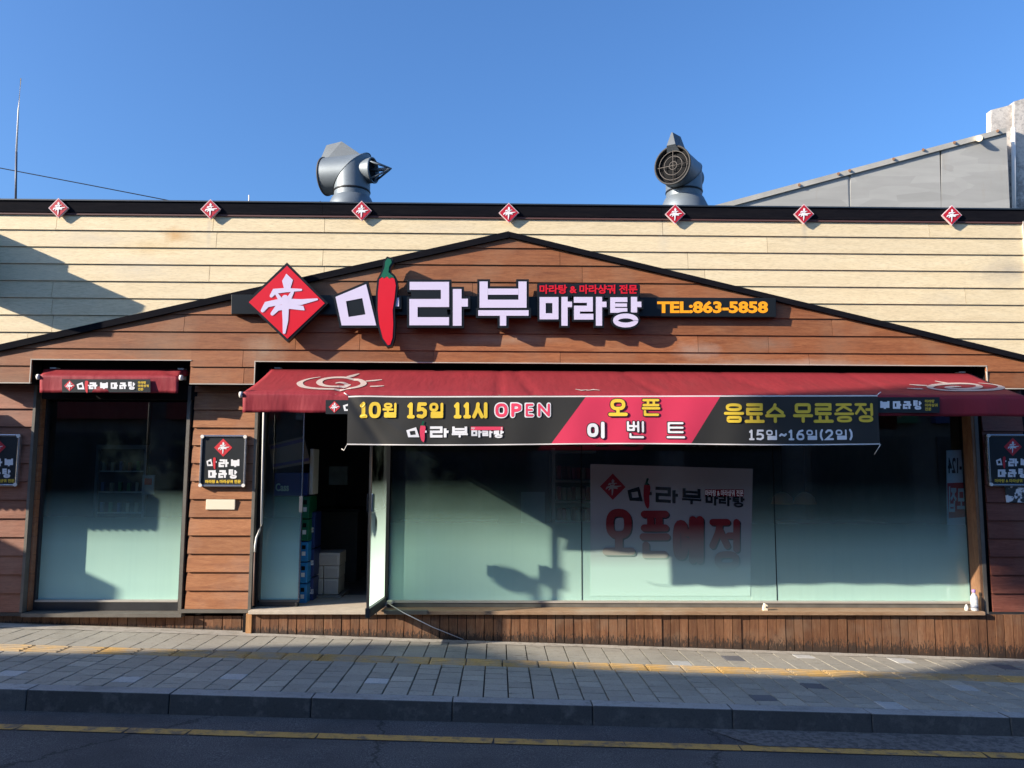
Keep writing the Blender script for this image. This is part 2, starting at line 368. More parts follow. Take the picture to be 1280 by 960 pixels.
# ---------------------------------------------------------------- lettering made of strokes
JAMO = {
 'ㅁ': [([(0,0),(1,0),(1,1),(0,1)], 1)], 'ㄹ': [([(0,1),(1,1),(1,.5),(0,.5),(0,0),(1,0)], 0)],
 'ㅂ': [([(0,1),(0,0),(1,0),(1,1)], 0), ([(0,.5),(1,.5)], 0)], 'ㅌ': [([(1,1),(0,1),(0,0),(1,0)], 0), ([(0,.5),(1,.5)], 0)],
 'ㅇ': 'o', 'ㅅ': [([(.5,1),(.42,.6),(0,0)], 0), ([(.5,.65),(1,0)], 0)],
 'ㅈ': [([(0,1),(1,1)], 0), ([(.5,1),(.42,.6),(0,0)], 0), ([(.5,.65),(1,0)], 0)],
 'ㄴ': [([(0,1),(0,0),(1,0)], 0)], 'ㅍ': [([(0,1),(1,1)], 0), ([(0,0),(1,0)], 0), ([(.3,1),(.3,0)], 0), ([(.7,1),(.7,0)], 0)],
 'ㅏ': [([(0,1),(0,0)], 0), ([(0,.52),(1,.52)], 0)], 'ㅓ': [([(1,1),(1,0)], 0), ([(0,.5),(1,.5)], 0)], 'ㅣ': [([(.5,1),(.5,0)], 0)],
 'ㅜ': [([(0,1),(1,1)], 0), ([(.5,1),(.5,0)], 0)], 'ㅗ': [([(.5,1),(.5,0)], 0), ([(0,0),(1,0)], 0)],
 'ㅛ': [([(.3,1),(.3,0)], 0), ([(.7,1),(.7,0)], 0), ([(0,0),(1,0)], 0)], 'ㅡ': [([(0,.5),(1,.5)], 0)],
 'ㅔ': [([(0,.55),(.42,.55)], 0), ([(.42,1),(.42,0)], 0), ([(1,1),(1,0)], 0)],
 'ㅖ': [([(0,.68),(.45,.68)], 0), ([(0,.38),(.45,.38)], 0), ([(.45,1),(.45,0)], 0), ([(1,1),(1,0)], 0)] }
SYL = {
 '마': [('ㅁ',.03,.14,.5,.86),('ㅏ',.74,0,1,1)], '라': [('ㄹ',.03,.12,.5,.88),('ㅏ',.74,0,1,1)],
 '부': [('ㅂ',.12,.52,.88,1),('ㅜ',0,0,1,.27)], '탕': [('ㅌ',.04,.5,.5,1),('ㅏ',.76,.44,1,1),('ㅇ',.2,0,.86,.27)],
 '월': [('ㅇ',.1,.74,.58,1),('ㅡ',0,.5,.68,.62),('ㅣ',.3,.42,.36,.56),('ㅣ',.86,.38,.94,1),('ㄹ',.12,0,.9,.26)],
 '일': [('ㅇ',.04,.52,.52,1),('ㅣ',.86,.46,.94,1),('ㄹ',.14,0,.9,.3)], '시': [('ㅅ',0,0,.62,1),('ㅣ',.84,0,.96,1)],
 '오': [('ㅇ',.14,.42,.86,1),('ㅗ',0,0,1,.4)], '픈': [('ㅍ',.05,.66,.95,1),('ㅡ',0,.38,1,.5),('ㄴ',.12,0,.92,.24)],
 '이': [('ㅇ',0,.12,.5,.88),('ㅣ',.84,0,.96,1)], '벤': [('ㅂ',0,.48,.36,1),('ㅔ',.42,.38,.92,1),('ㄴ',.14,0,.92,.2)],
 '트': [('ㅌ',.08,.36,.92,1),('ㅡ',0,-.04,1,.04)], '음': [('ㅇ',.12,.7,.88,1),('ㅡ',0,.42,1,.54),('ㅁ',.15,0,.85,.24)],
 '료': [('ㄹ',.1,.46,.9,1),('ㅛ',0,0,1,.26)], '수': [('ㅅ',.08,.52,.92,1),('ㅜ',0,0,1,.34)],
 '무': [('ㅁ',.12,.58,.88,1),('ㅜ',0,0,1,.34)], '증': [('ㅈ',.1,.64,.9,1),('ㅡ',0,.38,1,.5),('ㅇ',.14,0,.86,.24)],
 '정': [('ㅈ',0,.46,.56,1),('ㅓ',.62,.38,.92,1),('ㅇ',.2,0,.9,.26)], '예': [('ㅇ',0,.1,.34,.9),('ㅖ',.42,0,.95,1)],
}
LAT = {
 '1': [([(.18,.84),(.5,1)],0),([(.5,1),(.5,0)],0),([(.15,0),(.9,0)],0)], '0': 'o', 'O': 'o',
 '5': [([(.88,1),(.18,1),(.12,.56),(.55,.62),(.88,.46),(.88,.16),(.55,0),(.08,.06)],0)],
 '6': [([(.82,1),(.4,.9),(.12,.5),(.12,.3)],0),'o6'], '2': [([(.1,.8),(.32,1),(.7,1),(.88,.8),(.82,.56),(.1,0),(.95,0)],0)],
 'P': [([(.1,0),(.1,1),(.6,1),(.9,.88),(.9,.6),(.6,.48),(.1,.48)],0)], 'E': [([(.9,1),(.1,1),(.1,0),(.9,0)],0),([(.1,.52),(.8,.52)],0)],
 'N': [([(.06,0),(.06,1)],0),([(.06,1),(.94,0)],0),([(.94,0),(.94,1)],0)], '~': [([(0,.42),(.25,.58),(.5,.5),(.75,.42),(1,.58)],0)],
 '(': [([(.8,1.05),(.35,.75),(.3,.3),(.8,-.05)],0)], ')': [([(.2,1.05),(.65,.75),(.7,.3),(.2,-.05)],0)], '-': [([(0,.5),(1,.5)],0)] }
def ell(x0, y0, x1, y1, n=20):
    return [((x0+x1)/2+(x1-x0)/2*math.cos(2*math.pi*i/n), (y0+y1)/2+(y1-y0)/2*math.sin(2*math.pi*i/n)) for i in range(n)]
def sq_ell(x0, y0, x1, y1, n=24, e=.75):
    o = []
    for i in range(n):
        c, s = math.cos(2*math.pi*i/n), math.sin(2*math.pi*i/n)
        o.append(((x0+x1)/2+(x1-x0)/2*math.copysign(abs(c)**e, c), (y0+y1)/2+(y1-y0)/2*math.copysign(abs(s)**e, s)))
    return o
def glyph(ch):                                   # strokes in a unit box: list of (points, closed)
    out = []
    if ch in SYL:
        for j, x0, y0, x1, y1 in SYL[ch]:
            st = JAMO[j]
            if st == 'o': out.append((sq_ell(x0, y0, x1, y1), 1)); continue
            for pts, cl in st: out.append(([(x0+(x1-x0)*a, y0+(y1-y0)*b) for a, b in pts], cl))
    elif ch in LAT:
        st = LAT[ch]
        if st == 'o': return [(sq_ell(.05, 0, .95, 1), 1)]
        for q in st:
            if q == 'o6': out.append((sq_ell(.1, 0, .9, .58), 1))
            else: out.append((q[0], q[1]))
    return out
def fillet(pts, closed, r, k=4):
    n = len(pts); out = []
    if (n > 12 and k != 3) or r <= 0: return list(pts)
    for i in range(n):
        if not closed and i in (0, n-1): out.append(pts[i]); continue
        p = Vector(pts[i]); a = Vector(pts[i-1]); b = Vector(pts[(i+1) % n])
        da, db = (a-p), (b-p); ra = min(r, da.length*.45, db.length*.45)
        if da.length < 1e-6 or db.length < 1e-6: continue
        s, e = p+da.normalized()*ra, p+db.normalized()*ra
        for j in range(k+1):
            t = j/k; q = s*(1-t)**2+p*2*t*(1-t)+e*t*t; out.append((q.x, q.y))
    return out
def ribbon(pts, w, closed=False, cap='butt', rnd=0.0):      # returns polygons; w may be per point
    pts = fillet(pts, closed, max(rnd, (max(w) if isinstance(w, (list, tuple)) else w)*.56)) if rnd and closed else list(pts)
    n = len(pts); ws = w if isinstance(w, (list, tuple)) else [w]*n
    V = [Vector((p[0], p[1])) for p in pts]; L = []; R = []
    for i in range(n):
        if closed: a, b = V[i]-V[i-1], V[(i+1) % n]-V[i]
        else:
            a = V[i]-V[i-1] if i > 0 else V[1]-V[0]; b = V[i+1]-V[i] if i < n-1 else V[n-1]-V[n-2]
        a = a.normalized(); b = b.normalized(); na = Vector((-a.y, a.x)); nb = Vector((-b.y, b.x)); m = na+nb
        if m.length < 1e-6: m = na
        m = m.normalized(); c = max(.35, m.dot(na)); o = m*(ws[i]/2/c)
        L.append(V[i]+o); R.append(V[i]-o)
    if closed:
        return [[tuple(L[i]), tuple(L[(i+1) % n]), tuple(R[(i+1) % n]), tuple(R[i])] for i in range(n)]
    left = [tuple(v) for v in L]; right = [tuple(v) for v in R]
    if cap == 'round':
        def arc(c, d, w2):
            a0 = math.atan2(d.y, d.x); return [(c.x+w2*math.cos(a0+math.pi/2-math.pi*k/6), c.y+w2*math.sin(a0+math.pi/2-math.pi*k/6)) for k in range(1, 6)]
        e = arc(V[-1], (V[-1]-V[-2]).normalized(), ws[-1]/2); s_ = arc(V[0], (V[0]-V[1]).normalized(), ws[0]/2)
        out = left+e+right[::-1]+s_
        return [fillet(out, True, rnd, 3)] if rnd and n > 2 else [out]
    return [left+right[::-1]]
def flat(name, polys, Y, mat, parent, depth=0.0, step=.00015, label=None, planef=None, kind=None):
    mb = MB()
    for i, pl in enumerate(polys):
        if planef: mb.poly([planef(x, z, i*step) for x, z in pl])
        else: mb.prism(list(pl), Y-i*step, Y-i*step+depth if depth else Y-i*step)
    return mb.build(name, mat, parent, label=label, kind=kind)
def dedupe_flat(me): pass
def word(text, rect, Y, w, mat, parent, aspects=None, gap=.16, rnd=.0, cap='round', outline=None, depth=0.0, mirror=False, name='letter', f=None):
    """rect is x0,y0,x1,y1 in photo pixels on plane Y; w stroke width in pixels; outline=(extra px, material)"""
    x0, y0, x1, y1 = rect
    asp = [ {'1': .55, '5': .72, '0': .78, '6': .75, '2': .75, ' ': .42, '(': .38, ')': .38, '~': .62, '-': .5, 'O': .9, 'P': .8, 'E': .7, 'N': .95}.get(c, 1.0) for c in text]
    tot = sum(asp)+gap*(len(text)-1); u = (x1-x0)/tot; x = x0; made = []
    for c, a in zip(text, asp):
        if c != ' ':
            gx0, gx1 = x+w/2, x+a*u-w/2; gy0, gy1 = y1-w/2, y0+w/2
            def m(q):
                qx = gx0+(gx1-gx0)*q[0]; qy = gy0+(gy1-gy0)*q[1]
                if f: qx, qy = f(qx, qy)
                v = P(qx, qy, Y); return (v.x, v.z)
            pxm = (P(x0+1, y0, Y)-P(x0, y0, Y)).length
            pol = []; pol2 = []
            wf = {'월': .62, '일': .76, '벤': .78, '트': .70, '증': .82, '탕': .85, 'E': .66, 'N': .74, '정': .86, '음': .92, '픈': .92}.get(c, 1.0)
            for pts, cl in glyph(c):
                wp = [m(q) for q in pts]
                pol += ribbon(wp, wf*w*pxm, bool(cl), cap, rnd*pxm)
                if outline: pol2 += ribbon(wp, (wf*w+2*outline[0])*pxm, bool(cl), cap, rnd*pxm)
            o = flat(name, pol, Y-(.0015 if outline else 0), mat, parent, depth)
            if outline: flat('outline', pol2, Y, outline[1], o)
            made.append(o)
        x += (a+gap)*u
    return made
_fc = {}
def font_polys(text, off):
    k = (text, off)
    if k in _fc: return _fc[k]
    c = bpy.data.curves.new('t', 'FONT'); c.body = text; c.size = 1; c.offset = off; c.fill_mode = 'FRONT'; c.resolution_u = 3
    o = bpy.data.objects.new('t', c); COL.objects.link(o)
    dg = bpy.context.evaluated_depsgraph_get(); me = bpy.data.meshes.new_from_object(o.evaluated_get(dg))
    bpy.data.objects.remove(o); bpy.data.curves.remove(c)
    vs = [v.co.copy() for v in me.vertices]; fs = [list(p.vertices) for p in me.polygons]; bpy.data.meshes.remove(me)
    xs = [v.x for v in vs]; ys = [v.y for v in vs]; a, b, c_, d = min(xs), max(xs), min(ys), max(ys)
    r = ([((v.x-a)/(b-a), (v.y-c_)/(d-c_)) for v in vs], fs); _fc[k] = r; return r
def print_text(text, rect, Y, mat, parent, off=.03, name='lettering', mirror=False, depth=0, f=None):
    vs, fs = font_polys(text, off); x0, y0, x1, y1 = rect; V2 = []
    for a, b in vs:
        if mirror: a = 1-a
        qx, qy = x0+(x1-x0)*a, y1+(y0-y1)*b
        if f: qx, qy = f(qx, qy)
        v = P(qx, qy, Y); V2.append((v.x, v.y, v.z))
    me = bpy.data.meshes.new(name); me.from_pydata(V2, [], fs); me.update()
    return link(name, me, parent, mat)

BRUSH = [[(358,198,10),(364,230,62),(362,270,40)], [(272,318,20),(290,292,30),(350,286,26),(442,284,12)],
 [(300,305,16),(328,345,26)], [(392,298,18),(366,345,30)], [(222,402,22),(245,368,34),(330,350,36),(440,354,34),(532,338,12)],
 [(278,420,22),(305,388,32),(380,378,30),(448,388,26),(458,398,8)], [(350,330,36),(352,400,38),(352,460,32),(345,528,16)]]
def brush_polys(cx, cy, half, Y):                # centre and half diagonal in photo pixels
    s = half/233.0; pm = (P(cx+1, cy, Y)-P(cx, cy, Y)).length; out = []
    for st in BRUSH:
        w = [q[2]*s*pm for q in st]; pts = []
        for q in st:
            v = P(cx+(q[0]-360)*s, cy+(q[1]-357)*s, Y); pts.append((v.x, v.z))
        out += ribbon(pts, w, False, 'round')
    return out
def diamond(cx, cy, h, Y):
    return [tuple(P(cx+a*h, cy+b*h, Y).xz) for a, b in ((0, -1), (1, 0), (0, 1), (-1, 0))]
def offset_poly(pts, d):
    n = len(pts); a = sum(pts[i][0]*pts[(i+1) % n][1]-pts[(i+1) % n][0]*pts[i][1] for i in range(n)); sg = 1 if a > 0 else -1; out = []
    for i in range(n):
        e1 = (Vector(pts[i])-Vector(pts[i-1])).normalized(); e2 = (Vector(pts[(i+1) % n])-Vector(pts[i])).normalized()
        n1 = Vector((e1.y, -e1.x))*sg; n2 = Vector((e2.y, -e2.x))*sg; m = (n1+n2)
        m = m.normalized() if m.length > 1e-6 else n1
        out.append(tuple(Vector(pts[i])+m*d/max(.5, m.dot(n1))))
    return out
CHILI = [(888,225),(905,212),(930,206),(955,210),(975,225),(982,260),(975,330),(964,400),(967,480),(963,560),(950,598),(936,601),(908,562),(887,480),(879,400),(880,300)]
STEM = [(889,222),(905,190),(917,160),(921,125),(935,106),(955,112),(958,130),(943,155),(940,185),(968,208),(976,224),(960,212),(945,222),(930,208),(912,220),(900,210)]
MA_OUT = [(637,325),(812,252),(870,488),(672,488)]; MA_IN = [(697,350),(790,332),(808,425),(712,440)]
def small_logo(rect, Y, parent, ink, red, green, slogan=True, f=None, sc=1.0, diamond_too=None):
    """the shop's wordmark in a pixel rectangle: the big sign's layout scaled down"""
    x0, y0, x1, y1 = rect                        # wordmark spans 419..800 x 322..433 in the sign
    def q(X, Y_):
        a, b = x0+(X-419)/381*(x1-x0), y0+(Y_-322)/111*(y1-y0)
        return f(a, b) if f else (a, b)
    def c2(v): v = q(280+v[0]/4.571, 300+v[1]/4.571); w_ = P(v[0], v[1], Y); return (w_.x, w_.z)
    pm = (P(x0+1, y0, Y)-P(x0, y0, Y)).length; sx = (x1-x0)/381*pm
    ring = []
    for i in range(4): j = (i+1) % 4; ring.append([c2(MA_OUT[i]), c2(MA_OUT[j]), c2(MA_IN[j]), c2(MA_IN[i])])
    ring.append([c2(v) for v in ((958,330),(1000,330),(1000,380),(958,380))])
    flat('letter', ring, Y, ink, parent)
    flat('chili_print', [[c2(v) for v in CHILI]], Y-.001, red, parent); flat('chili_stem_print', [[c2(v) for v in STEM]], Y-.0015, green, parent)
    for g in SIGN_STROKES:
        pol = []
        for pts, w, cl in g[1]:
            pol += ribbon([tuple(P(*q(500+a/4.571, 300+b/4.571), Y).xz) for a, b in pts], w/4.571*sx*.98, cl)
        flat('letter', pol, Y, ink, parent)
    if slogan:
        a, b = q(673, 352), q(799, 370)
        bx = [tuple(P(*k, Y).xz) for k in ((a[0], a[1]), (b[0], a[1]), (b[0], b[1]), (a[0], b[1]))]
        flat('slogan_panel', [bx], Y, red, parent)
        print_text('마라탕 & 마라샹궈 전문', (a[0]+.5, a[1]+.6, b[0]-.5, b[1]-.6), Y-.001, M['print_white'], parent, .02, f=None)
E4 = 4.571
def _t(pts, dx): return [(a+dx, b) for a, b in pts]
SIGN_STROKES = [
 ('라', [([(55,262),(257,262),(257,360),(77,360),(77,464),(280,464)], 47, False), ([(327,280),(327,490)], 50, False), ([(352,358),(388,358)], 46, False)]),
 ('부', [([(478,237),(478,364),(700,364),(700,237)], 47, False), ([(502,295),(676,295)], 36, False), ([(447,417),(735,417)], 32, False), ([(589,433),(589,490)], 36, False)]),
 ('마', [([(815,343),(888,343),(888,436),(815,436)], 35, True), ([(940,325),(940,490)], 36, False), ([(958,368),(983,368)], 32, False)]),
 ('라', [([(993,342),(1085,342),(1085,392),(1011,392),(1011,438),(1105,438)], 34, False), ([(1137,325),(1137,490)], 36, False), ([(1155,368),(1180,368)], 32, False)]),
 ('탕', [(_t([(202,341),(118,341),(118,402),(202,402)], 1097.1), 28, False), (_t([(132,372),(200,372)], 1097.1), 20, False), (_t([(240,325),(240,414)], 1097.1), 36, False),
        (_t([(258,368),(282,368)], 1097.1), 32, False), (_t(ell(134, 434, 250, 486, 28), 1097.1), 28, True)]),
]

# =================================================================== SETTING: ground, pavement, kerb, road
YF, YK = 0.10, -2.0                              # facade foot and kerb face
zfL, zfR = P(0, 783, YF), P(1280, 826, YF)
zkL, zkR = P(0, 862, YK), P(1280, 898, YK)
zbL, zbR = P(0, 888, YK), P(1280, 921, YK)
def lin(a, b, x): return a.z+(b.z-a.z)*(x-a.x)/(b.x-a.x)
def zwalk(x, y):
    t = (y-YF)/(YK-YF); return lin(zfL, zfR, x)*(1-t)+lin(zkL, zkR, x)*t
def zroad(x, y=0): return lin(zbL, zbR, x)
def G(px, py):                                   # photo point on the pavement surface
    d = ray(px, py); t = 6.0
    for _ in range(40):
        p = cam_loc+d*t; e = p.z-zwalk(p.x, p.y); t += e/(-d.z)
    return cam_loc+d*t
X0, X1 = -9.0, 9.0
mb = MB(); nx = 24
for i in range(nx):
    a, b = X0+(X1-X0)*i/nx, X0+(X1-X0)*(i+1)/nx
    mb.poly([(a, YK+.02, zwalk(a, YK)-.035), (b, YK+.02, zwalk(b, YK)-.035), (b, 1.2, zwalk(b, YF)-.035), (a, 1.2, zwalk(a, YF)-.035)])
side = mb.build('sidewalk', M['bed'], kind='structure')
mb = MB()
for a, b, y0, y1, m in ((-60, 60, -60, YK+.05, 0),):
    mb.poly([(a, y0, zroad(a)), (b, y0, zroad(b)), (b, y1, zroad(b)), (a, y1, zroad(a))])
road = mb.build('road', M['asphalt'], kind='structure')
mb = MB(); mb.poly([(-300, -300, -3.5), (300, -300, -3.5), (300, 300, -3.5), (-300, 300, -3.5)]); mb.build('ground', M['bed'], kind='structure')
mb = MB()                                        # worn gutter strip on the right and the yellow line
ga = G(885, 913); 
gx0 = PX(885, 905, -2.1)
mb.poly([(gx0+.25, YK-.36, zroad(gx0)+.003-.0), (X1, YK-.36, zroad(X1)+.003), (X1, YK-.005, zroad(X1)+.003), (gx0, YK-.005, zroad(gx0)+.003)])
mb.build('gutter', M['gutter'], kind='structure')
yl = empty('road_marking', (0, YK-.4, zroad(0)), 'long worn yellow line painted on the road along the kerb', 'road marking')
def road_pt(px, py):
    d = ray(px, py); t = 5.0
    for _ in range(30):
        p = cam_loc+d*t; t += (p.z-zroad(p.x))/(-d.z)
    return cam_loc+d*t
xa = -7.0
r1, r2 = road_pt(0, 906), road_pt(1280, 942.5); s1, s2 = road_pt(0, 912.5), road_pt(1280, 949.5)
def ly(a, b, x): return a.y+(b.y-a.y)*(x-a.x)/(b.x-a.x)
cuts = [-6.5]
while cuts[-1] < 6.5: cuts.append(cuts[-1]+random.uniform(.35, 1.3))
for a, b in zip(cuts, cuts[1:]):
    g = .003; mb = MB()
    mb.poly([(a+g, ly(s1, s2, a), zroad(a)+.006), (b-g+random.uniform(-.02, .02), ly(s1, s2, b), zroad(b)+.006), (b-g, ly(r1, r2, b), zroad(b)+.006), (a+g, ly(r1, r2, a), zroad(a)+.006)])
    mb.build('paint_segment', M['line'], yl)

# kerb stones, one metre each
kerb = MB(); 
for i in range(18):
    a, b = X0+i, X0+i+1
    kerb.poly([(a, YK+.02, zroad(a)-.05), (b, YK+.02, zroad(b)-.05), (b, YK+.1, zroad(b)-.05), (a, YK+.1, zroad(a)-.05)])
kerb = kerb.build('kerb', M['bed'], kind='structure')
jx = PX(211, 870, YK); k0 = jx-6*.985
for i in range(15):
    a = k0+i*.985+.0025; b = a+.985-.005; dz = random.uniform(-.002, .003)
    z = lambda x, y: zwalk(x, y)
    mb = MB(); KW = .16
    mb.hexa([(a, YK, zroad(a)-.06), (b, YK, zroad(b)-.06), (b, YK+KW, zroad(b)-.06), (a, YK+KW, zroad(a)-.06),
             (a, YK+.012, z(a, YK)+dz), (b, YK+.012, z(b, YK)+dz), (b, YK+KW, z(b, YK+KW)+dz), (a, YK+KW, z(a, YK+KW)+dz)])
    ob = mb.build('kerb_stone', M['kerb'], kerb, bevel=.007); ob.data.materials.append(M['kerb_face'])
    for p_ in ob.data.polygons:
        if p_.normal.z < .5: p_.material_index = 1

# pavers: columns 0.2 m wide, running bond along each column; a yellow guide row
rowsY = [YF-.06]                                  # depths of the row edges, from the facade towards the kerb
yt0 = G(640, 825).y; yt1 = G(640, 832.5).y        # yellow row
yt0L, yt1L = G(20, 805).y, G(20, 815).y
TB, TF = (yt0+yt0L)/2, (yt1+yt1L)/2
lay = []
pv_n = 0
stuff = MB()
def paver(x0, x1, y0, y1, mat, name='paver', dz=0.0, bars=False):
    global pv_n
    g = .0052; a, b, c, d = x0+g, x1-g, y0+g, y1-g
    t = [random.uniform(-.0022, .0022) for _ in range(4)]; bz = .03
    pts = [(a, c, zwalk(a, c)-bz), (b, c, zwalk(b, c)-bz), (b, d, zwalk(b, d)-bz), (a, d, zwalk(a, d)-bz),
           (a, c, zwalk(a, c)+t[0]+dz), (b, c, zwalk(b, c)+t[1]+dz), (b, d, zwalk(b, d)+t[2]+dz), (a, d, zwalk(a, d)+t[3]+dz)]
    if pv_n < 298 and abs((a+b)/2) < 5.3 or mat is not M['paver']:
        mb = MB(); mb.hexa(pts); o = mb.build(name, mat, side, bevel=.003)
        if mat is M['paver']: pv_n += 1
        if bars:
            m2 = MB(); nb = 4
            for k in range(nb):
                yy = c+(d-c)*(k+.5)/nb
                m2.hexa([(a+.01, yy-.012, zwalk(a, yy)), (b-.01, yy-.012, zwalk(b, yy)), (b-.01, yy+.012, zwalk(b, yy)), (a+.01, yy+.012, zwalk(a, yy)),
                         (a+.014, yy-.007, zwalk(a, yy)+.006), (b-.014, yy-.007, zwalk(b, yy)+.006), (b-.014, yy+.007, zwalk(b, yy)+.006), (a+.014, yy+.007, zwalk(a, yy)+.006)])
            m2.build('guide_bars', mat, o, kind='stuff')
    else: stuff.hexa(pts)
YB = YF+.25
xs = [-7.2+.182*i for i in range(80)]
cells = []
for ci, x in enumerate(xs):
    w = .182
    # far strip between wall and the yellow row: one long row plus a filler
    cells.append((x, x+w, TB, YF-.035))
    y = TF; k = 0
    off = .10 if ci % 2 else 0
    first = .17-off*.8 if off else .17
    while y > YK+.17:
        h = first if k == 0 else .17
        y2 = max(YK+.162, y-h)
        if y2-(YK+.162) < .06: y2 = YK+.162
        cells.append((x, x+w, y2, y)); y = y2; k += 1
        if y <= YK+.1621: break
cells2 = []
for x0, x1, y0, y1 in cells:
    if y1-y0 > .3:
        nn_ = max(2, round((y1-y0)/.22)); st_ = (y1-y0)/nn_; o_ = .04 if round((x0+7.2)/.182) % 2 else -.04
        ys_ = [y0]+[y0+st_*k+o_ for k in range(1, nn_)]+[y1]; cells2 += [(x0, x1, a_, b_) for a_, b_ in zip(ys_, ys_[1:])]
    else: cells2.append((x0, x1, y0, y1))
cells2.sort(key=lambda c: (c[2]+7.8)**2+((c[0]+c[1])/2)**2*.0 + (100 if abs((c[0]+c[1])/2) > 5.0 else 0))
LIGHT = [(25, 842), (155, 848), (285, 848), (1110, 883), (1215, 863), (1015, 820), (1130, 828), (845, 826)]
DARKP = [(968, 873), (1010, 857), (925, 826), (1265, 835)]
lp = [G(*q) for q in LIGHT]; dp = [G(*q) for q in DARKP]; lp.append(G(474, 848))
for c in cells2:
    mx, my = (c[0]+c[1])/2, (c[2]+c[3])/2; mat = M['paver']
    hit = lambda q: c[0] <= q.x < c[1] and c[2] <= q.y < c[3]
    if any(hit(q) for q in lp): mat = M['paver_light']
    elif any(hit(q) for q in dp): mat = M['paver_dark']
    paver(*c, mat)
xx = -7.4
while xx < 7.6:
    paver(xx, xx+.31, TF, TB, M['tactile'], 'guide_paver', bars=True); xx += .31
if stuff.v: stuff.build('paver', M['paver'], side, kind='stuff')
# mortar fillet along the wall foot
mb = MB()
for i in range(40):
    a, b = -8+.4*i, -8+.4*(i+1)
    fa, fb = (-.065+.02*math.sin(a*9)), (-.065+.02*math.sin(b*9))
    mb.poly([(a, YF+fa, zwalk(a, YF)+.004), (b, YF+fb, zwalk(b, YF)+.004), (b, YF+.5, zwalk(b, YF)+.012), (a, YF+.5, zwalk(a, YF)+.012)])
mb.build('mortar_fillet', M['mortar'], side, kind='stuff')

# =================================================================== THE SHOP BUILDING
shop = empty('shop_building', (0, .3, 0), 'single storey restaurant front with cream and brown board cladding, gable trim and tinted shop windows', 'building')
XL, XR = PX(-28, 300), PX(1279, 300)
YG = 0.20                                        # pillar face
YGL = 0.37                                       # glazing
def clip(poly, a, b, c):                         # keep a*x+b*z+c>=0
    out = []
    for i in range(len(poly)):
        p, q = poly[i], poly[(i+1) % len(poly)]; dp_, dq = a*p[0]+b*p[1]+c, a*q[0]+b*q[1]+c
        if dp_ >= 0: out.append(p)
        if (dp_ > 0) != (dq > 0) and abs(dp_-dq) > 1e-12:
            t = dp_/(dp_-dq); out.append((p[0]+(q[0]-p[0])*t, p[1]+(q[1]-p[1])*t))
    return out
def lap(poly, Y, zb, h, mat, name='siding_board', t0=.004, t1=.014):
    if len(poly) < 3: return
    ar = abs(sum(poly[i][0]*poly[(i+1) % len(poly)][1]-poly[(i+1) % len(poly)][0]*poly[i][1] for i in range(len(poly))))/2
    if ar < .0004: return
    a = sum(poly[i][0]*poly[(i+1) % len(poly)][1]-poly[(i+1) % len(poly)][0]*poly[i][1] for i in range(len(poly)))
    if a < 0: poly = poly[::-1]
    n = len(poly); mb = MB(); b = 0
    mb.v = [(x, Y-t0-t1*(1-(z-zb)/h), z) for x, z in poly]+[(x, Y+.004, z) for x, z in poly]
    mb.f = [[i for i in range(n)]]+[[i, n+i, n+(i+1) % n, (i+1) % n] for i in range(n)]; mb.sm = [False]*len(mb.f)
    return mb.build(name, mat, shop)
# gable lines
gL0, gP, gR0 = P(0, 438.5), P(636, 297), P(1280, 451)
kL = (gP.z-gL0.z)/(gP.x-gL0.x); kR = (gR0.z-gP.z)/(gR0.x-gP.x)
def below(poly): 
    p = clip(poly, kL, -1, gP.z-kL*gP.x); return clip(p, kR, -1, gP.z-kR*gP.x)
ztop = PZ(640, 269)
# cream rows
zc0 = PZ(0, 287.2); hc = (PZ(0, 287.2)-PZ(0, 415.1))/6
cream_joints = {0: [266, 1164], 1: [269, 960], 2: [404, 958.5], 3: [403, 881], 4: [60, 880], 5: [118, 1170], 6: [68, 1030], 7: [30, 1230], -1: [256, 829, 1164]}
cream_joints = {-1: [67, 264, 404, 829, 1164], 0: [269, 627, 960], 1: [403, 860], 2: [262, 405, 881], 3: [67, 403, 1205], 4: [68, 880], 5: [70, 1040], 6: [40, 1130], 7: [1237]}
g = .0036
for r in range(-1, 8):
    zb = zc0-hc*(r+1)+g/2; zt = min(zb+hc-g, ztop) if r == -1 else zb+hc-g
    if r == -1: zb = zc0+g/2; zt = ztop
    xsr = [XL]+sorted(PX(j, 350) for j in cream_joints.get(r, []))+[XR]
    for a, b in zip(xsr, xsr[1:]):
        rect = [(a+.002, zb), (b-.002, zb), (b-.002, zt), (a+.002, zt)]
        if zb > gP.z: lap(rect, 0, zb, hc, M['cream']); continue
        for side_ in (0, 1):
            q = clip(rect, -1, 0, gP.x) if side_ == 0 else clip(rect, 1, 0, -gP.x)
            if len(q) < 3: continue
            q = clip(q, -kL, 1, -(gP.z-kL*gP.x)) if side_ == 0 else clip(q, -kR, 1, -(gP.z-kR*gP.x))
            lap(q, 0, zb, hc, M['cream'])
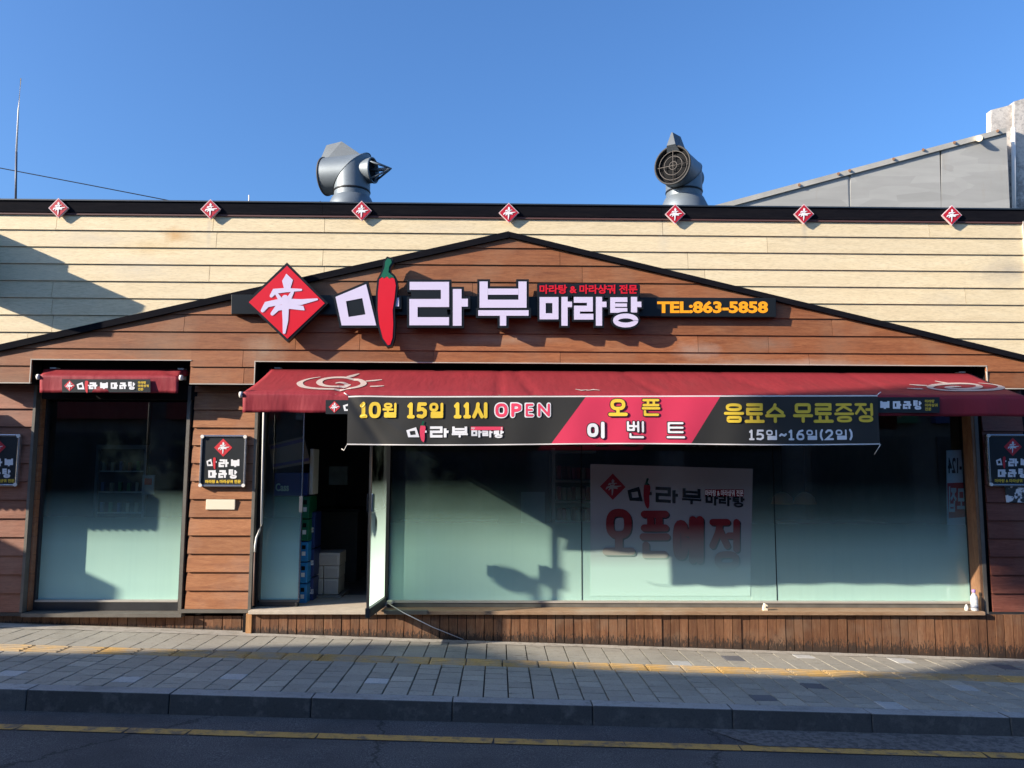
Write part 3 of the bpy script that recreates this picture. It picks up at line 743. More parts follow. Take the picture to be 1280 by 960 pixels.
# brown gable rows
zr0 = PZ(640, 310.9); hb = (PZ(640, 310.9)-PZ(640, 439.4))/6
zsoff = PZ(0, 478.5)+.004
zsoffR = zsoff
n1a, n1b, n1t = PX(41, 455), PX(239, 455), PZ(140, 449.5)
n2a, n2b, n2t = PX(320, 460), PX(1231, 460), PZ(640, 453.5)
bj = {0: [700], 1: [728], 2: [590, 700], 3: [390, 900, 1060], 4: [230, 1040], 5: [370, 450, 872, 960], 6: [305, 542, 700, 1010], 7: [110, 307], 8: [300, 1100]}
for r in range(-1, 12):
    zb = zr0-hb*(r+1)+g/2; zt = zb+hb-g
    if zt < zsoff+.01: break
    js = [XL]+sorted(PX(j, 430) for j in bj.get(r, []))+[XR]
    for a, b in zip(js, js[1:]):
        cuts_ = sorted({a, b} | {c for c in (n1a, n1b, n2a, n2b) if a < c < b and zb < max(n1t, n2t)})
        for a2, b2 in zip(cuts_, cuts_[1:]):
            mid = (a2+b2)/2; z0 = max(zb, zsoff)
            if n1a < mid < n1b: z0 = max(z0, n1t)
            if n2a < mid < n2b: z0 = max(z0, n2t)
            if z0 >= zt-.004: continue
            e0 = .002 if a2 == a else 0; e1 = .002 if b2 == b else 0
            q = below([(a2+e0, z0), (b2-e1, z0), (b2-e1, zt), (a2+e0, zt)])
            lap(q, -.006, zb, hb, M['brown_up'])
# backing wall behind the boards
mb = MB(); mb.box(XL, XR, .006, .19, n2t+.02, ztop+.02)
mb.box(XL, n1a-.02, .006, .19, zsoff+.012, n2t+.018); mb.box(n1b+.02, n2a-.02, .006, .19, zsoff+.012, n2t+.018); mb.box(n2b+.02, XR, .006, .19, zsoff+.012, n2t+.018)
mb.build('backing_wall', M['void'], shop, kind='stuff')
# pale flashings
fl = MB()
def flash(x0, x1, z0, z1, Y0=-.024, Y1=.0): m = MB(); m.box(x0, x1, Y0, Y1, z0, z1); return m.build('flashing', M['edge'], shop)
e = .010
flash(XL, n1a, zsoff-e, zsoff-.001); flash(n1a-e, n1a-.001, zsoff, n1t); flash(n1a-e, n1b+e, n1t-e*.9, n1t-.001, -.026)
flash(n1b, n2a, zsoff-e, zsoff-.001); flash(n2a-e, n2a-.001, zsoff, n2t); flash(n2a-e, n2b+.002, n2t-e*.9, n2t-.001, -.026)
flash(n2b+.001, n2b+e, zsoff, n2t); flash(n2b, XR, zsoff-e, zsoff-.001)
flash(XR-.012, XR+.004, zsoff, PZ(1279, 276), -.03, .0)
# soffit + notch linings + recess back
mb = MB(); mb.box(XL, n1a, .0, YG+.02, zsoff+.001, zsoff+.011); mb.box(n1b, n2a, .0, YG+.02, zsoff+.001, zsoff+.011); mb.box(n2b, XR, .0, YG+.02, zsoff+.001, zsoff+.011)
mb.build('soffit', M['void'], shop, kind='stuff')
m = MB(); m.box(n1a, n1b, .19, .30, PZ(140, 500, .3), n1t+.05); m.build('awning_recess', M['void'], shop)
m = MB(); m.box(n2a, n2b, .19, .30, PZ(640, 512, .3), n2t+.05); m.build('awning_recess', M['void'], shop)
# gable trim
def bar2(p, q, th, Y0, Y1):
    d = Vector((q[0]-p[0], q[1]-p[1])).normalized(); nn = Vector((-d.y, d.x))*th/2
    return [(p[0]-nn.x, p[1]-nn.y), (q[0]-nn.x, q[1]-nn.y), (q[0]+nn.x, q[1]+nn.y), (p[0]+nn.x, p[1]+nn.y)]
th = .062
pa, pb = (XL, gP.z+kL*(XL-gP.x)+.02), (gP.x, gP.z+.02); pc = (XR, gP.z+kR*(XR-gP.x)+.02)
m = MB(); q = bar2(pa, pb, th, 0, 0); q = [q[0], (gP.x, gP.z-.012), (gP.x, gP.z+.052), q[3]]; m.prism(q, -.050, .0); m.build('gable_trim', M['black_trim'], shop)
m = MB(); q = bar2(pb, pc, th*.86, 0, 0); q = [(gP.x+.001, gP.z-.008), q[1], q[2], (gP.x+.001, gP.z+.048)]; m.prism(q, -.048, .0); m.build('gable_trim', M['black_trim'], shop)
# fascia
fz0, fz1 = PZ(640, 270.5, -.03), PZ(640, 256.5, -.03)
joint = [XL, PX(404, 260), PX(826, 260), PX(1290, 260)]
for a, b in zip(joint, joint[1:]):
    m = MB(); m.box(a+.001, b-.001, -.032, .05, fz0, fz1); m.build('fascia_board', M['black_trim'], shop)
m = MB(); m.box(XL, joint[-1], -.024, .05, fz0-.022, fz0-.001); m.build('fascia_drip', plain('rust_drip', (.10, .04, .035), .7), shop)
m = MB(); m.box(XL, joint[-1], -.045, .35, fz1+.001, fz1+.014); m.build('roof_cap', plain('dark_blue_cap', (.02, .03, .045), .5), shop)
m = MB(); m.box(XL, joint[-1], .05, 6.0, fz1-.25, fz1-.2); m.build('roof', M['void'], shop)

# pillars
zsill = PZ(640, 764, YG)
def post(x0, x1, Y0, Y1, z0, z1, mat='post', name='corner_post'): m = MB(); m.box(x0, x1, Y0, Y1, z0, z1); return m.build(name, M[mat], shop)
zpt = zsoff-.0
def pillar(xa, xb, pxm, topline, nrow, botpy, tint='brown', left_reveal=False):
    zb0 = PZ(pxm, botpy, YG); zt0 = PZ(pxm, topline, YG); h = (zt0-zb0)/nrow
    r = 0
    while True:
        zb = zb0+h*r+g/2; zt = zb+h-g
        if zb > zsoff: break
        zt = min(zt, zsoff-.002)
        if zt-zb > .01: lap([(xa, zb), (xb, zb), (xb, zt), (xa, zt)], YG, zb, h, M[tint], t0=.005, t1=.020)
        r += 1
    m = MB(); m.box(xa-.0, xb, YG+.006, YGL+.06, zb0-.03, zsoff-.003); m.build('pillar_core', M['void'], shop)
    return zb0, h
pLx = PX(43, 505, YG); pMa = PX(243, 520, YG); pMb = PX(319.5, 520, YG); pRa = PX(1239, 745, YG)
zbL0, hL = pillar(XL, pLx, 20, 511, 11, 765, 'redwood2')
zbM0, hM = pillar(pMa, pMb, 270, 512.5, 11, 761, 'brown')
zbR0, hR = pillar(pRa, XR, 1260, 539.3, 10, 764.5, 'redwood')
post(pLx+.001, pLx+.028, YG-.024, YG+.05, zbL0-.02, zsoff-.004)
post(PX(235, 513, YG), PX(239, 513, YG), YG-.024, YG+.05, zbM0-.03, zsoff-.004)
post(pMb+.001, pMb+.030, YG-.026, YG+.05, zbM0-.03, zsoff-.004)
post(PX(1229, 730, YG-.02), PX(1233.5, 730, YG-.02), YG-.026, YG+.05, zbR0-.03, zsoff-.004)
post(PX(239, 513, YG)+.001, pMa-.001, YG+.03, YGL, zbM0, zsoff-.004, 'void', 'gap_liner')
post(PX(1233.5, 730, YG)+.001, pRa-.001, YG+.03, YGL, zbR0, zsoff-.004, 'void', 'gap_liner')
post(PX(226, 763, YG), PX(313, 763, YG), YG-.028, YG+.05, zbM0-.035, zbM0-.001, 'post', 'base_trim')
post(pRa-.05, XR, YG-.028, YG+.05, zbR0-.035, zbR0-.001, 'frame', 'base_trim')
post(XL, pLx+.03, YG-.028, YG+.05, zbL0-.035, zbL0-.001, 'frame', 'base_trim')
# reveal boards beside the left pane and the right reveal (lit timber)
rb = MB()
for k in range(12):
    zb = zbL0+hL*k+g/2
    if zb+hL > zsoff: break
    m = MB(); m.box(pLx+.029, pLx+.034+.012, YG+.051, YGL-.03, zb, zb+hL-g); m.build('reveal_board', M['brown'], shop)
xr_ = PX(1215, 750, YGL-.02)
m = MB(); m.box(PX(1229, 730, YG-.02)-.03, PX(1229, 730, YG-.02)-.002, YG-.02, YGL-.03, zsill+.01, zsoff-.01)
m.build('reveal_board', wood('pale_timber', (.17, .085, .045), (.24, .125, .065), (.30, .17, .09), 'z')[0], shop)

# ---- glazing
zg0 = PZ(640, 750, YGL); zg1 = n2t-.02
zlt = PZ(640, 768.5, .105)+.034
M['glass'] = glass('frosted_shop_glass', PZ(640, 745, YGL), PZ(640, 600, YGL))
M['glass2'] = glass('frosted_side_glass', PZ(140, 725, YGL), PZ(140, 612, YGL), power=((0, 0), (.3, .30), (.6, .70), (1, .88)))
M['glass3'] = glass('frosted_door_glass', PZ(470, 745, .0), PZ(470, 600, .0), tint=(.80, .86, .84), ior=1.001, trans=.75, power=((0, 0), (.35, .35), (1, .9)))
def pane(name, x0, x1, Y, z0, z1, mat, parent):
    m = MB(); m.poly([(x0, Y, z0), (x1, Y, z0), (x1, Y, z1), (x0, Y, z1)]); return m.build(name, mat, parent)
def fr(x0, x1, Y0, Y1, z0, z1, parent, mat='frame', name='frame_bar', label=None):
    m = MB(); m.box(x0, x1, Y0, Y1, z0, z1); return m.build(name, M[mat], parent, label=label)
# left window
w1 = bpy.data.objects.new('window', None); COL.objects.link(w1); w1.parent = shop; w1.location = (PX(140, 750, YGL), YGL-.3, 0-0); w1.location -= Vector((0, 0, 0))
w1a, w1b = PX(47.8, 745, YGL), PX(225, 745, YGL); z1b, z1t = PZ(140, 749, YGL), n1t-.02
pane('pane', w1a, w1b, YGL, z1b, z1t, M['glass2'], w1)
fr(w1a-.075, w1a, YGL-.05, YGL+.03, z1b-.10, z1t+.05, w1); fr(w1b, w1b+.05, YGL-.05, YGL+.03, z1b-.10, z1t+.05, w1)
fr(w1a, w1b, YGL-.05, YGL+.03, z1b-.10, z1b-.020, w1); fr(w1a, w1b, YGL-.056, YGL+.02, z1b-.019, z1b-.001, w1, 'bead', 'bead')
fr(w1a, w1b, YGL-.05, YGL+.03, z1t+.001, z1t+.05, w1)
fr(PX(30, 764, YG), PX(229, 764, YG), YG-.05, YGL+.02, z1b-.135, z1b-.102, w1, 'post', 'sill')
# main window wall
w2 = bpy.data.objects.new('window', None); COL.objects.link(w2); w2.parent = shop; w2.location = (PX(850, 750, YGL), YGL-.3, 0)
j0, j1, j2, j3 = PX(485, 750, YGL), PX(727.5, 750, YGL), PX(971, 735, YGL), PX(1213, 745, YGL)
for a, b in ((j0, j1), (j1, j2), (j2, j3)): pane('pane', a+.004, b-.004, YGL, zg0, zg1, M['glass'], w2)
for a in (j1, j2): fr(a-.0038, a+.0038, YGL-.003, YGL+.008, zg0, zg1, w2, 'void', 'silicone_joint')
fr(j0-.06, j0+.003, YGL-.06, YGL+.03, zg0-.02, zg1, w2, 'black', 'door_post')
fr(j3-.003, j3+.085, YGL-.03, YGL+.03, zg0-.02, zg1, w2, 'black', 'frame_bar')
xs0, xs1 = j0-.06, j3+.085
fr(xs0, xs1, YGL-.055, YGL+.03, zg0-.020, zg0-.001, w2, 'bead', 'bead')
fr(xs0, xs1, YGL-.045, YGL+.03, min(zg0-.05, zlt+.001), zg0-.021, w2, 'dusty', 'bottom_rail', 'dusty grey bottom rail')
fr(XL+.3, xs1, YGL-.05, YGL+.03, zg1+.001, zg1+.05, w2)
zl = PZ(640, 763.5, .08)
# ledge over the skirt and door threshold
xsk0, xsk1 = PX(308, 780, .10), PX(1290, 780, .10)
xdoor0, xdoor1 = PX(313, 764, .1), PX(470, 764, .1)
m = MB(); m.box(xdoor1+.002, PX(1234, 768, .08), .105, YGL-.02, zlt-.035, zlt); m.build('ledge', M['ledge'], shop, bevel=.004)
m = MB(); m.box(xdoor0-.02, xdoor1, .10, YGL+.7, zlt-.033, zlt+.002); m.build('threshold', M['stone'], shop, bevel=.004)
m = MB(); m.box(PX(479, 765, .04), PX(534, 765, .08), .090, .15, zlt-.030, zlt+.006); m.build('ledge_plate', M['post'], shop)

# skirt boards
def low_attr(o, zb, zt):
    me = o.data; at = me.attributes.new('low', 'FLOAT', 'POINT')
    for i, v in enumerate(me.vertices): at.data[i].value = max(0, 1-(v.co.z-zb)/max(.01, zt-zb))*.62
def skirt(xa, xb, Y, ztop_, pitch, mat='skirt'):
    x = xa
    while x < xb-.02:
        w = pitch-.006; zb = zwalk(x, YF)-.02; dy = random.uniform(-.003, .003)
        if random.random() < .05: dy = .006
        m = MB(); n = 4
        for k in range(1): m.box(x, min(x+w, xb), Y+dy, Y+.02, zb, ztop_+random.uniform(-.001, .001))
        tl = random.uniform(-.004, .004)
        m.v = [(vx+(tl if i < 4 else 0), vy, vz) for i, (vx, vy, vz) in enumerate(m.v)]
        o = m.build('skirt_board', M[mat], shop); low_attr(o, zb+.02, ztop_); x += pitch
zsk = zlt-.036
skirt(PX(315, 780, .15), xsk1, .15, zsk, .0862)
m = MB(); m.box(PX(307, 780, .13), PX(314, 780, .13), .135, .3, zwalk(-2.5, YF)-.02, zbM0-.036); m.build('end_board', M['orange_wood'], shop)
skirt(XL, PX(306, 775, .24), .235, z1b-.137, .092)
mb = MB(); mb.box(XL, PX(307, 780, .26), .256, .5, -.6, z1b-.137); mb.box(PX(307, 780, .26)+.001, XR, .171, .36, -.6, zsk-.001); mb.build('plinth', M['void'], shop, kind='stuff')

# ---- side light and door
sl = bpy.data.objects.new('side_light', None); COL.objects.link(sl); sl.parent = shop; sl.location = (PX(350, 750, YGL), YGL-.3, 0)
s0, s1 = PX(325.6, 750, YGL), PX(372.5, 750, YGL); zs0 = PZ(350, 749.5, YGL)
pane('pane', s0, s1, YGL, zs0, zg1, M['glass2'], sl)
fr(s0-.018, s0-.001, YGL-.03, YGL+.03, zs0-.02, zg1, sl, 'post', 'bead')
fr(s0-.085, s0-.019, YGL-.05, YGL+.03, zlt+.003, zg1, sl)
fr(s0-.018, s1+.01, YGL-.03, YGL+.03, zs0-.02, zs0-.001, sl, 'post', 'bead')
fr(s0-.018, s1+.004, YGL-.04, YGL+.03, zlt+.003, zs0-.021, sl, 'frame', 'bottom_rail')
fr(s1+.001, s1+.012, YGL-.012, YGL+.012, zs0, zg1, sl, 'steel2', 'edge_strip')
fr(s1-.005, s1+.028, YGL-.055, YGL-.045, PZ(375, 640, YGL), PZ(375, 620, YGL), sl, 'steel2', 'handle_plate')
hx, hy = PX(481.5, 755, YGL-.02), YGL-.01
ox, oy = PX(459.5, 757, -.34), -.34
door = bpy.data.objects.new('door', None); COL.objects.link(door); door.parent = shop; door.location = (hx, hy-.3, 0)
dv = Vector((ox-hx, oy-hy, 0)); dl = dv.length; dv.normalize(); dn = Vector((-dv.y, dv.x, 0))
def dbox(u0, u1, t0, t1, z0, z1, name, mat, parent=None, bevel=0):
    m = MB(); c = []
    for z in (z0, z1):
        for u, t in ((u0, t0), (u1, t0), (u1, t1), (u0, t1)): p = Vector((hx, hy, z))+dv*u+dn*t; c.append(p)
    m.hexa(c); return m.build(name, mat, parent or door, bevel=bevel)
zd0, zd1 = zlt+.015, zlt+2.12
m = MB(); a_, b_ = Vector((hx, hy, zd0+.09))+dv*.02, Vector((hx, hy, zd0+.09))+dv*(dl-.02)
m.poly([a_, b_, b_+Vector((0, 0, zd1-zd0-.12)), a_+Vector((0, 0, zd1-zd0-.12))]); m.build('pane', M['glass3'], door)
dbox(0, dl, -.022, .022, zd0, zd0+.085, 'bottom_rail', M['frame'], bevel=.004)
dbox(0, dl, -.022, .022, zd1-.06, zd1, 'top_rail', M['frame'])
dbox(dl-.018, dl, -.012, .012, zd0+.087, zd1-.06, 'edge_strip', plain('bronze_edge', (.36, .25, .16), .35, metal=.5))
dbox(0, .016, -.012, .012, zd0+.087, zd1-.06, 'edge_strip', M['steel2'])
zh = PZ(462, 640, -.3); zh2 = PZ(462, 617, -.3)
hd = dbox(dl-.065, dl+.006, -.030, -.013, zh, zh2, 'lock_case', M['black'], bevel=.006)
dbox(dl-.065, dl+.006, .013, .030, zh, zh2, 'lock_case', M['steel2'], bevel=.006)
m = MB(); zz = PZ(469, 655, -.1)
m.tube([Vector((hx, hy, zz-.05))+dv*(dl*.62)-dn*.03, Vector((hx, hy, zz+.05))+dv*(dl*.62)-dn*.03], .010, 10); m.build('pull_handle', M['black'], door)
m = MB(); c0 = Vector((hx, hy, 0))+dv*(dl*.66)-dn*.004; cz = PZ(468, 652, -.1)
ring = [c0+dv*(.038*math.cos(t*math.pi/12))+Vector((0, 0, cz+.055*math.sin(t*math.pi/12))) for t in range(24)]
m.poly(ring); m.build('handle_disc', M['print_black'], door)  # flat dark disc standing in for the handle seen through the glass
dbox(.01, .10, -.035, .035, zd0-.012, zd0+.03, 'pivot', M['steel2'], bevel=.006)
# lock catch bits at the hinge foot
dbox(.02, .09, .03, .09, zd0+.02, zd0+.055, 'hinge_block', M['plate'], bevel=.01)

# ---- interior
room = bpy.data.objects.new('interior_room', None); COL.objects.link(room); room.parent = shop; room.location = (0, 2, 0)
M['in_wall'] = plain('dim_interior_wall', (.10, .095, .09), .8, var=.3)
M['in_floor'] = plain('interior_tile', (.20, .19, .18), .45, var=.25, nscale=3)
zfl = zlt-.02; zceil = zg1+.08
for nm, a in (('floor', (XL+.1, XR-.1, YGL+.031, 5.6, zfl-.1, zfl)), ('ceiling', (XL+.1, XR-.1, YGL+.031, 5.6, zceil, zceil+.1)),
              ('back_wall', (XL+.1, XR-.1, 5.5, 5.6, zfl+.001, zceil-.001)), ('side_wall', (XL+.1, XL+.2, .45, 5.49, zfl+.001, zceil-.001)), ('side_wall', (XR-.2, XR-.1, .45, 5.49, zfl+.001, zceil-.001))):
    m = MB(); m.box(*a); m.build(nm, M['in_floor'] if nm == 'floor' else M['in_wall'], room)
m = MB(); m.box(XL, XR, YGL-.1, YGL+.03, zg1+.051, ztop); m.build('lintel_wall', M['void'], shop)
m = MB(); m.box(w1b+.051, s0-.086, YGL+.0, YGL+.2, zfl-.1, zg1+.05); m.build('pier', M['void'], shop)
# counter, screen and fridges inside
def bx(a, name, mat, parent, bevel=0): m = MB(); m.box(*a); return m.build(name, mat, parent, bevel=bevel)
xx0, xx1 = PX(392, 650, 2.2), PX(447, 650, 2.2)
ct = empty('counter', ((xx0+xx1)/2, 2.4, zfl), 'dark grey counter panel behind the open doorway', 'counter')
bx((xx0, xx1, 2.2, 2.9, zfl, PZ(420, 640, 2.2)), 'front_panel', plain('charcoal_panel', (.055, .055, .058), .5, var=.3), ct)
bx((xx0-.03, xx1+.03, 2.16, 2.95, PZ(420, 640, 2.2)+.001, PZ(420, 636, 2.2)), 'counter_top', M['black'], ct)
sc = empty('monitor', (PX(423, 600, 2.4), 2.5, PZ(420, 636, 2.2)), 'pale square screen standing on the dark counter inside the doorway', 'monitor')
bx((PX(411, 600, 2.5), PX(434, 600, 2.5), 2.5, 2.54, PZ(420, 606, 2.5), PZ(420, 583, 2.5)), 'screen', plain('dim_screen', (.30, .36, .38), .3, var=.6, nscale=8), sc)
bx((PX(420, 600, 2.5), PX(425, 600, 2.5), 2.50, 2.54, PZ(420, 636, 2.2)+.02, PZ(420, 606, 2.5)-.002), 'stand', M['black'], sc)
bxm = plain('styrofoam', (.52, .50, .47), .8, var=.08)
YB_ = .95
def fbox(px0, py0, px1, py1, Y, D, name, mat, label, cat, group=None, bevel=.006):
    a, b = P(px0, py1, Y), P(px1, py0, Y); o = MB(); o.box(a.x, b.x, Y, Y+D, a.z, b.z); ob = o.build(name, mat, None, bevel=bevel); return tag(ob, label, cat, group)
foam = [((390, 691, 425, 707), 'top white foam box of the stack inside the doorway'), ((392, 707.6, 404, 722.6), 'small foam box at upper left of the doorway stack'),
        ((404.6, 707.6, 424, 722.6), 'wide foam box at upper right of the doorway stack'), ((389, 723.2, 404, 743), 'foam box at lower left of the doorway stack'),
        ((404.6, 723.2, 423, 743), 'foam box at lower right of the doorway stack')]
zf_in = PZ(405, 743, .95)
for r_, lb in foam:
    o_ = fbox(*r_, .95, .35, 'foam_box', bxm, lb, 'box', 'foam boxes stacked in the doorway')
    a_, b_ = P(r_[0], r_[3], .95), P(r_[2], r_[1], .95); d_ = (b_.x-a_.x)*.12
    bx((a_.x+d_, b_.x-d_, .942, .951, a_.z+.015, b_.z-.03), 'front_recess', plain('foam_shade', (.44, .42, .40), .8), o_)
bx((PX(388, 745, .9), PX(427, 745, .9), .88, 1.35, zfl, min(zf_in, PZ(405, 743, .95))-.001), 'pallet', M['in_floor'], room)
# crates stacked behind the side light: green then blue
blue = plain('blue_crate', (.02, .22, .55), .45, var=.1); dblue = plain('navy_crate', (.012, .03, .14), .45, var=.1); green = plain('green_crate', (.008, .13, .06), .45, var=.1)
cr = [(757, 730, blue, 'bottom light blue'), (729, 703, blue, 'second light blue'), (702, 677, blue, 'third light blue'), (676, 649, green, 'lower green'), (648, 620, green, 'upper green')]
for yb, yt, mt, nm in cr:
    Yc = .55; a, b = P(345, yb, Yc), P(384, yt, Yc)
    z0_ = max(a.z, zfl+.001)
    o_ = MB(); o_.box(PX(340, 700, Yc), PX(384.5, 700, Yc), Yc, Yc+.35, z0_, b.z-.003); o_ = o_.build('drinks_crate', mt, None, bevel=.008)
    tag(o_, nm+' drinks crate stacked beside the doorway behind the side light', 'crate', 'drinks crates by the door')
    for q_ in (.30, .62):
        zz0, zz1 = z0_+(b.z-z0_)*q_, z0_+(b.z-z0_)*(q_+.2)
        bx((PX(377, 700, Yc), PX(381.5, 700, Yc), Yc-.003, Yc+.001, zz0, zz1), 'grip_hole' if q_ > .5 else 'label_patch', M['void'] if q_ > .5 else M['print_white'], o_)
for k, (yb, yt, nm) in enumerate(((757, 722, 'bottom'), (721, 686, 'middle'), (685, 640, 'top'))):
    Yc = .70; a = P(385, yb, Yc); b = P(392, yt, Yc)
    o_ = MB(); o_.box(PX(385.3, 700, .7)+.0, PX(392.5, 700, Yc), Yc+.0, Yc+.3, max(a.z, zfl+.001), b.z-.004); o_ = o_.build('drinks_crate', dblue, None, bevel=.006)
    tag(o_, nm+' navy drinks crate beside the foam boxes in the doorway', 'crate', 'drinks crates by the door')
    t_ = print_text('Cass', (386.2, (yb+yt)/2-6, 391.8, (yb+yt)/2+3), .697, M['print_white'], o_, .02, 'lettering')
o_ = fbox(342, 591, 385, 619.5, .55, .34, 'beer_carton', plain('blue_carton', (.012, .03, .16), .5), 'blue beer carton lettered Cass on top of the green crates', 'carton')
print_text('Cass', (344.5, 604, 361, 614), .547, plain('pale_green_print', (.45, .62, .50), .5), o_, .03)
ca = empty('cardboard_box', (PX(362, 570, .56), .7, PZ(362, 590, .56)), 'tilted cardboard box with purple bands on the blue beer carton', 'box'); 
m = MB(); c = [P(341, 587, .56), P(388, 579, .56), P(388, 579, .88), P(341, 587, .88), P(336, 556, .56), P(380, 545, .56), P(380, 545, .88), P(336, 556, .88)]
m.hexa(c); m.build('carton', plain('brown_cardboard', (.34, .25, .19), .8, var=.1), ca)
def strip(pa, pb, h, Y, mat, name, parent):
    m = MB(); a, b = P(*pa, Y), P(*pb, Y); m.poly([a, b, b+Vector((0, 0, h)), a+Vector((0, 0, h))]); return m.build(name, mat, parent)
strip((338, 562), (380, 552), .035, .556, plain('purple_print', (.16, .10, .22), .6), 'band', ca); strip((341, 584), (386, 576), .03, .556, plain('purple_print', (.16, .10, .22), .6), 'band', ca)
wb_ = fbox(386, 561, 392.5, 618, .62, .25, 'white_carton', M['paper'], 'narrow tall white carton standing at the doorway edge', 'carton')
# shelves and furniture behind the main glass
sh = empty('bookshelf', (PX(715, 640, 3.0), 3.1, zfl), 'wall shelf with rows of dark red packets seen through the main window', 'shelf')
for y_ in (566, 603, 629, 655): bx((PX(694, y_, 3.0), PX(745, y_, 3.0), 3.0, 3.4, PZ(715, y_, 3.0), PZ(715, y_, 3.0)+.03), 'shelf_board', plain('shelf_grey', (.32, .32, .34), .5), sh)
bx((PX(690, 600, 3.0), PX(694, 600, 3.0), 3.0, 3.4, zfl, PZ(715, 560, 3.0)), 'side_panel', plain('shelf_grey', (.32, .32, .34), .5), sh)
for row, y_ in ((0, 628), (1, 602), (2, 654)):
    for k in range(7):
        cc = random.choice(((.30, .05, .06), (.28, .06, .10), (.16, .05, .06), (.25, .24, .22)))
        o_ = bx((PX(697+6*k, y_, 3.0), PX(702+6*k, y_, 3.0), 3.05, 3.3, PZ(715, y_, 3.0)+.031, PZ(715, y_-20+random.uniform(0, 3), 3.0)), 'packet', plain('packet_print', cc, .5), sh)
for k, (xp, Yt, lb) in enumerate(((560, 2.2, 'nearer the door'), (860, 2.6, 'behind the white poster'), (1040, 2.3, 'towards the right end'))):
    tb = empty('dining_table', (PX(xp, 700, Yt), Yt, zfl), 'dark dining table inside, '+lb, 'table', 'dining tables inside')
    x_ = PX(xp, 700, Yt); bx((x_-.6, x_+.6, Yt-.35, Yt+.35, zfl+.70, zfl+.74), 'table_top', plain('dark_table', (.16, .10, .06), .4), tb)
    for sx in (-.52, .52):
        for sy in (-.3, .3): bx((x_+sx-.025, x_+sx+.025, Yt+sy-.025, Yt+sy+.025, zfl, zfl+.699), 'leg', M['black'], tb)
for k, xp in enumerate((978, 1006)):
    la = empty('pendant_lamp', (PX(xp, 624, 2.4), 2.4, PZ(xp, 624, 2.4)), ('left' if k == 0 else 'right')+' amber dome lamp hanging inside behind the right pane', 'lamp', 'pendant lamps inside')
    m = MB(); cx_, cz_ = PX(xp, 624, 2.4), PZ(xp, 624, 2.4)
    m.tube([(cx_, 2.4, cz_+.09), (cx_, 2.4, cz_+.07), (cx_, 2.4, cz_+.02), (cx_, 2.4, cz_-.06)], [.02, .07, .12, .14], 16, False); m.build('shade', plain('amber_shade', (.55, .30, .16), .5), la)
    m = MB(); m.tube([(cx_, 2.4, cz_+.09), (cx_, 2.4, zceil)], .006, 6); m.build('cord', M['black'], la)
fg = empty('display_fridge', (PX(150, 640, 1.6), 1.7, zfl), 'dark glass fronted fridge with lit bottles inside the narrow left window', 'fridge')
fa, fb = PX(116, 640, 1.6), PX(180, 640, 1.6); ftop = PZ(150, 556, 1.6)
for a_ in ((fa, fa+.03, 1.6, 1.65, zfl+.1, ftop), (fb-.03, fb, 1.6, 1.65, zfl+.1, ftop), (fa+.031, fb-.031, 1.6, 1.65, ftop-.05, ftop)): bx(a_, 'frame_bar', plain('fridge_frame', (.30, .31, .32), .4), fg)
bx((fa, fb, 1.66, 2.2, zfl, ftop), 'cabinet', plain('fridge_body', (.05, .05, .055), .5), fg)
for k_ in range(3):
    zz = PZ(150, 590+26*k_, 1.6); bx((fa+.04, fb-.04, 1.61, 1.655, zz, zz+.015), 'shelf', plain('fridge_shelf', (.55, .58, .55), .4), fg)
    for j_ in range(5):
        xq = fa+.07+j_*(fb-fa-.14)/4.5; bx((xq, xq+.035, 1.615, 1.65, zz+.016, zz+.11+.02*random.random()), 'bottle', plain('fridge_bottle', random.choice(((.30, .06, .04), (.08, .25, .10), (.45, .42, .30), (.10, .16, .35))), .3), fg)
mn = empty('menu_board', (PX(193, 560, 1.2), 1.2, PZ(193, 575, 1.2)), 'small pale menu board hanging right of the fridge in the left window', 'menu board')
bx((PX(180, 560, 1.2), PX(195, 560, 1.2), 1.2, 1.22, PZ(190, 618, 1.2), PZ(190, 594, 1.2)), 'board', plain('menu_paper', (.40, .40, .38), .6), mn)
bx((PX(183, 560, 1.2), PX(192, 560, 1.2), 1.195, 1.199, PZ(190, 606, 1.2), PZ(190, 598, 1.2)), 'picture', M['print_red'], mn)
# sheets of paper on the inside of the glass
def sheet(px0, py0, px1, py1, label, mat='paper', Y=None, cat='notice'):
    Y = Y or YGL+.02; a, b = P(px0, py1, Y), P(px1, py0, Y); m = MB(); m.box(a.x, b.x, Y, Y+.002, a.z, b.z)
    return tag(m.build('notice_sheet', M[mat] if isinstance(mat, str) else mat, None), label, cat)
dimp = plain('dim_grey_sheet', (.20, .22, .22), .6)
sheet(651, 615, 681, 700, 'grey paper sheet taped inside the first big pane', dimp)
sheet(533, 659, 542, 682, 'small white folded card standing inside the first big pane')
sheet(521, 674, 528, 688, 'tiny slanted white card beside the folded card in the first pane')
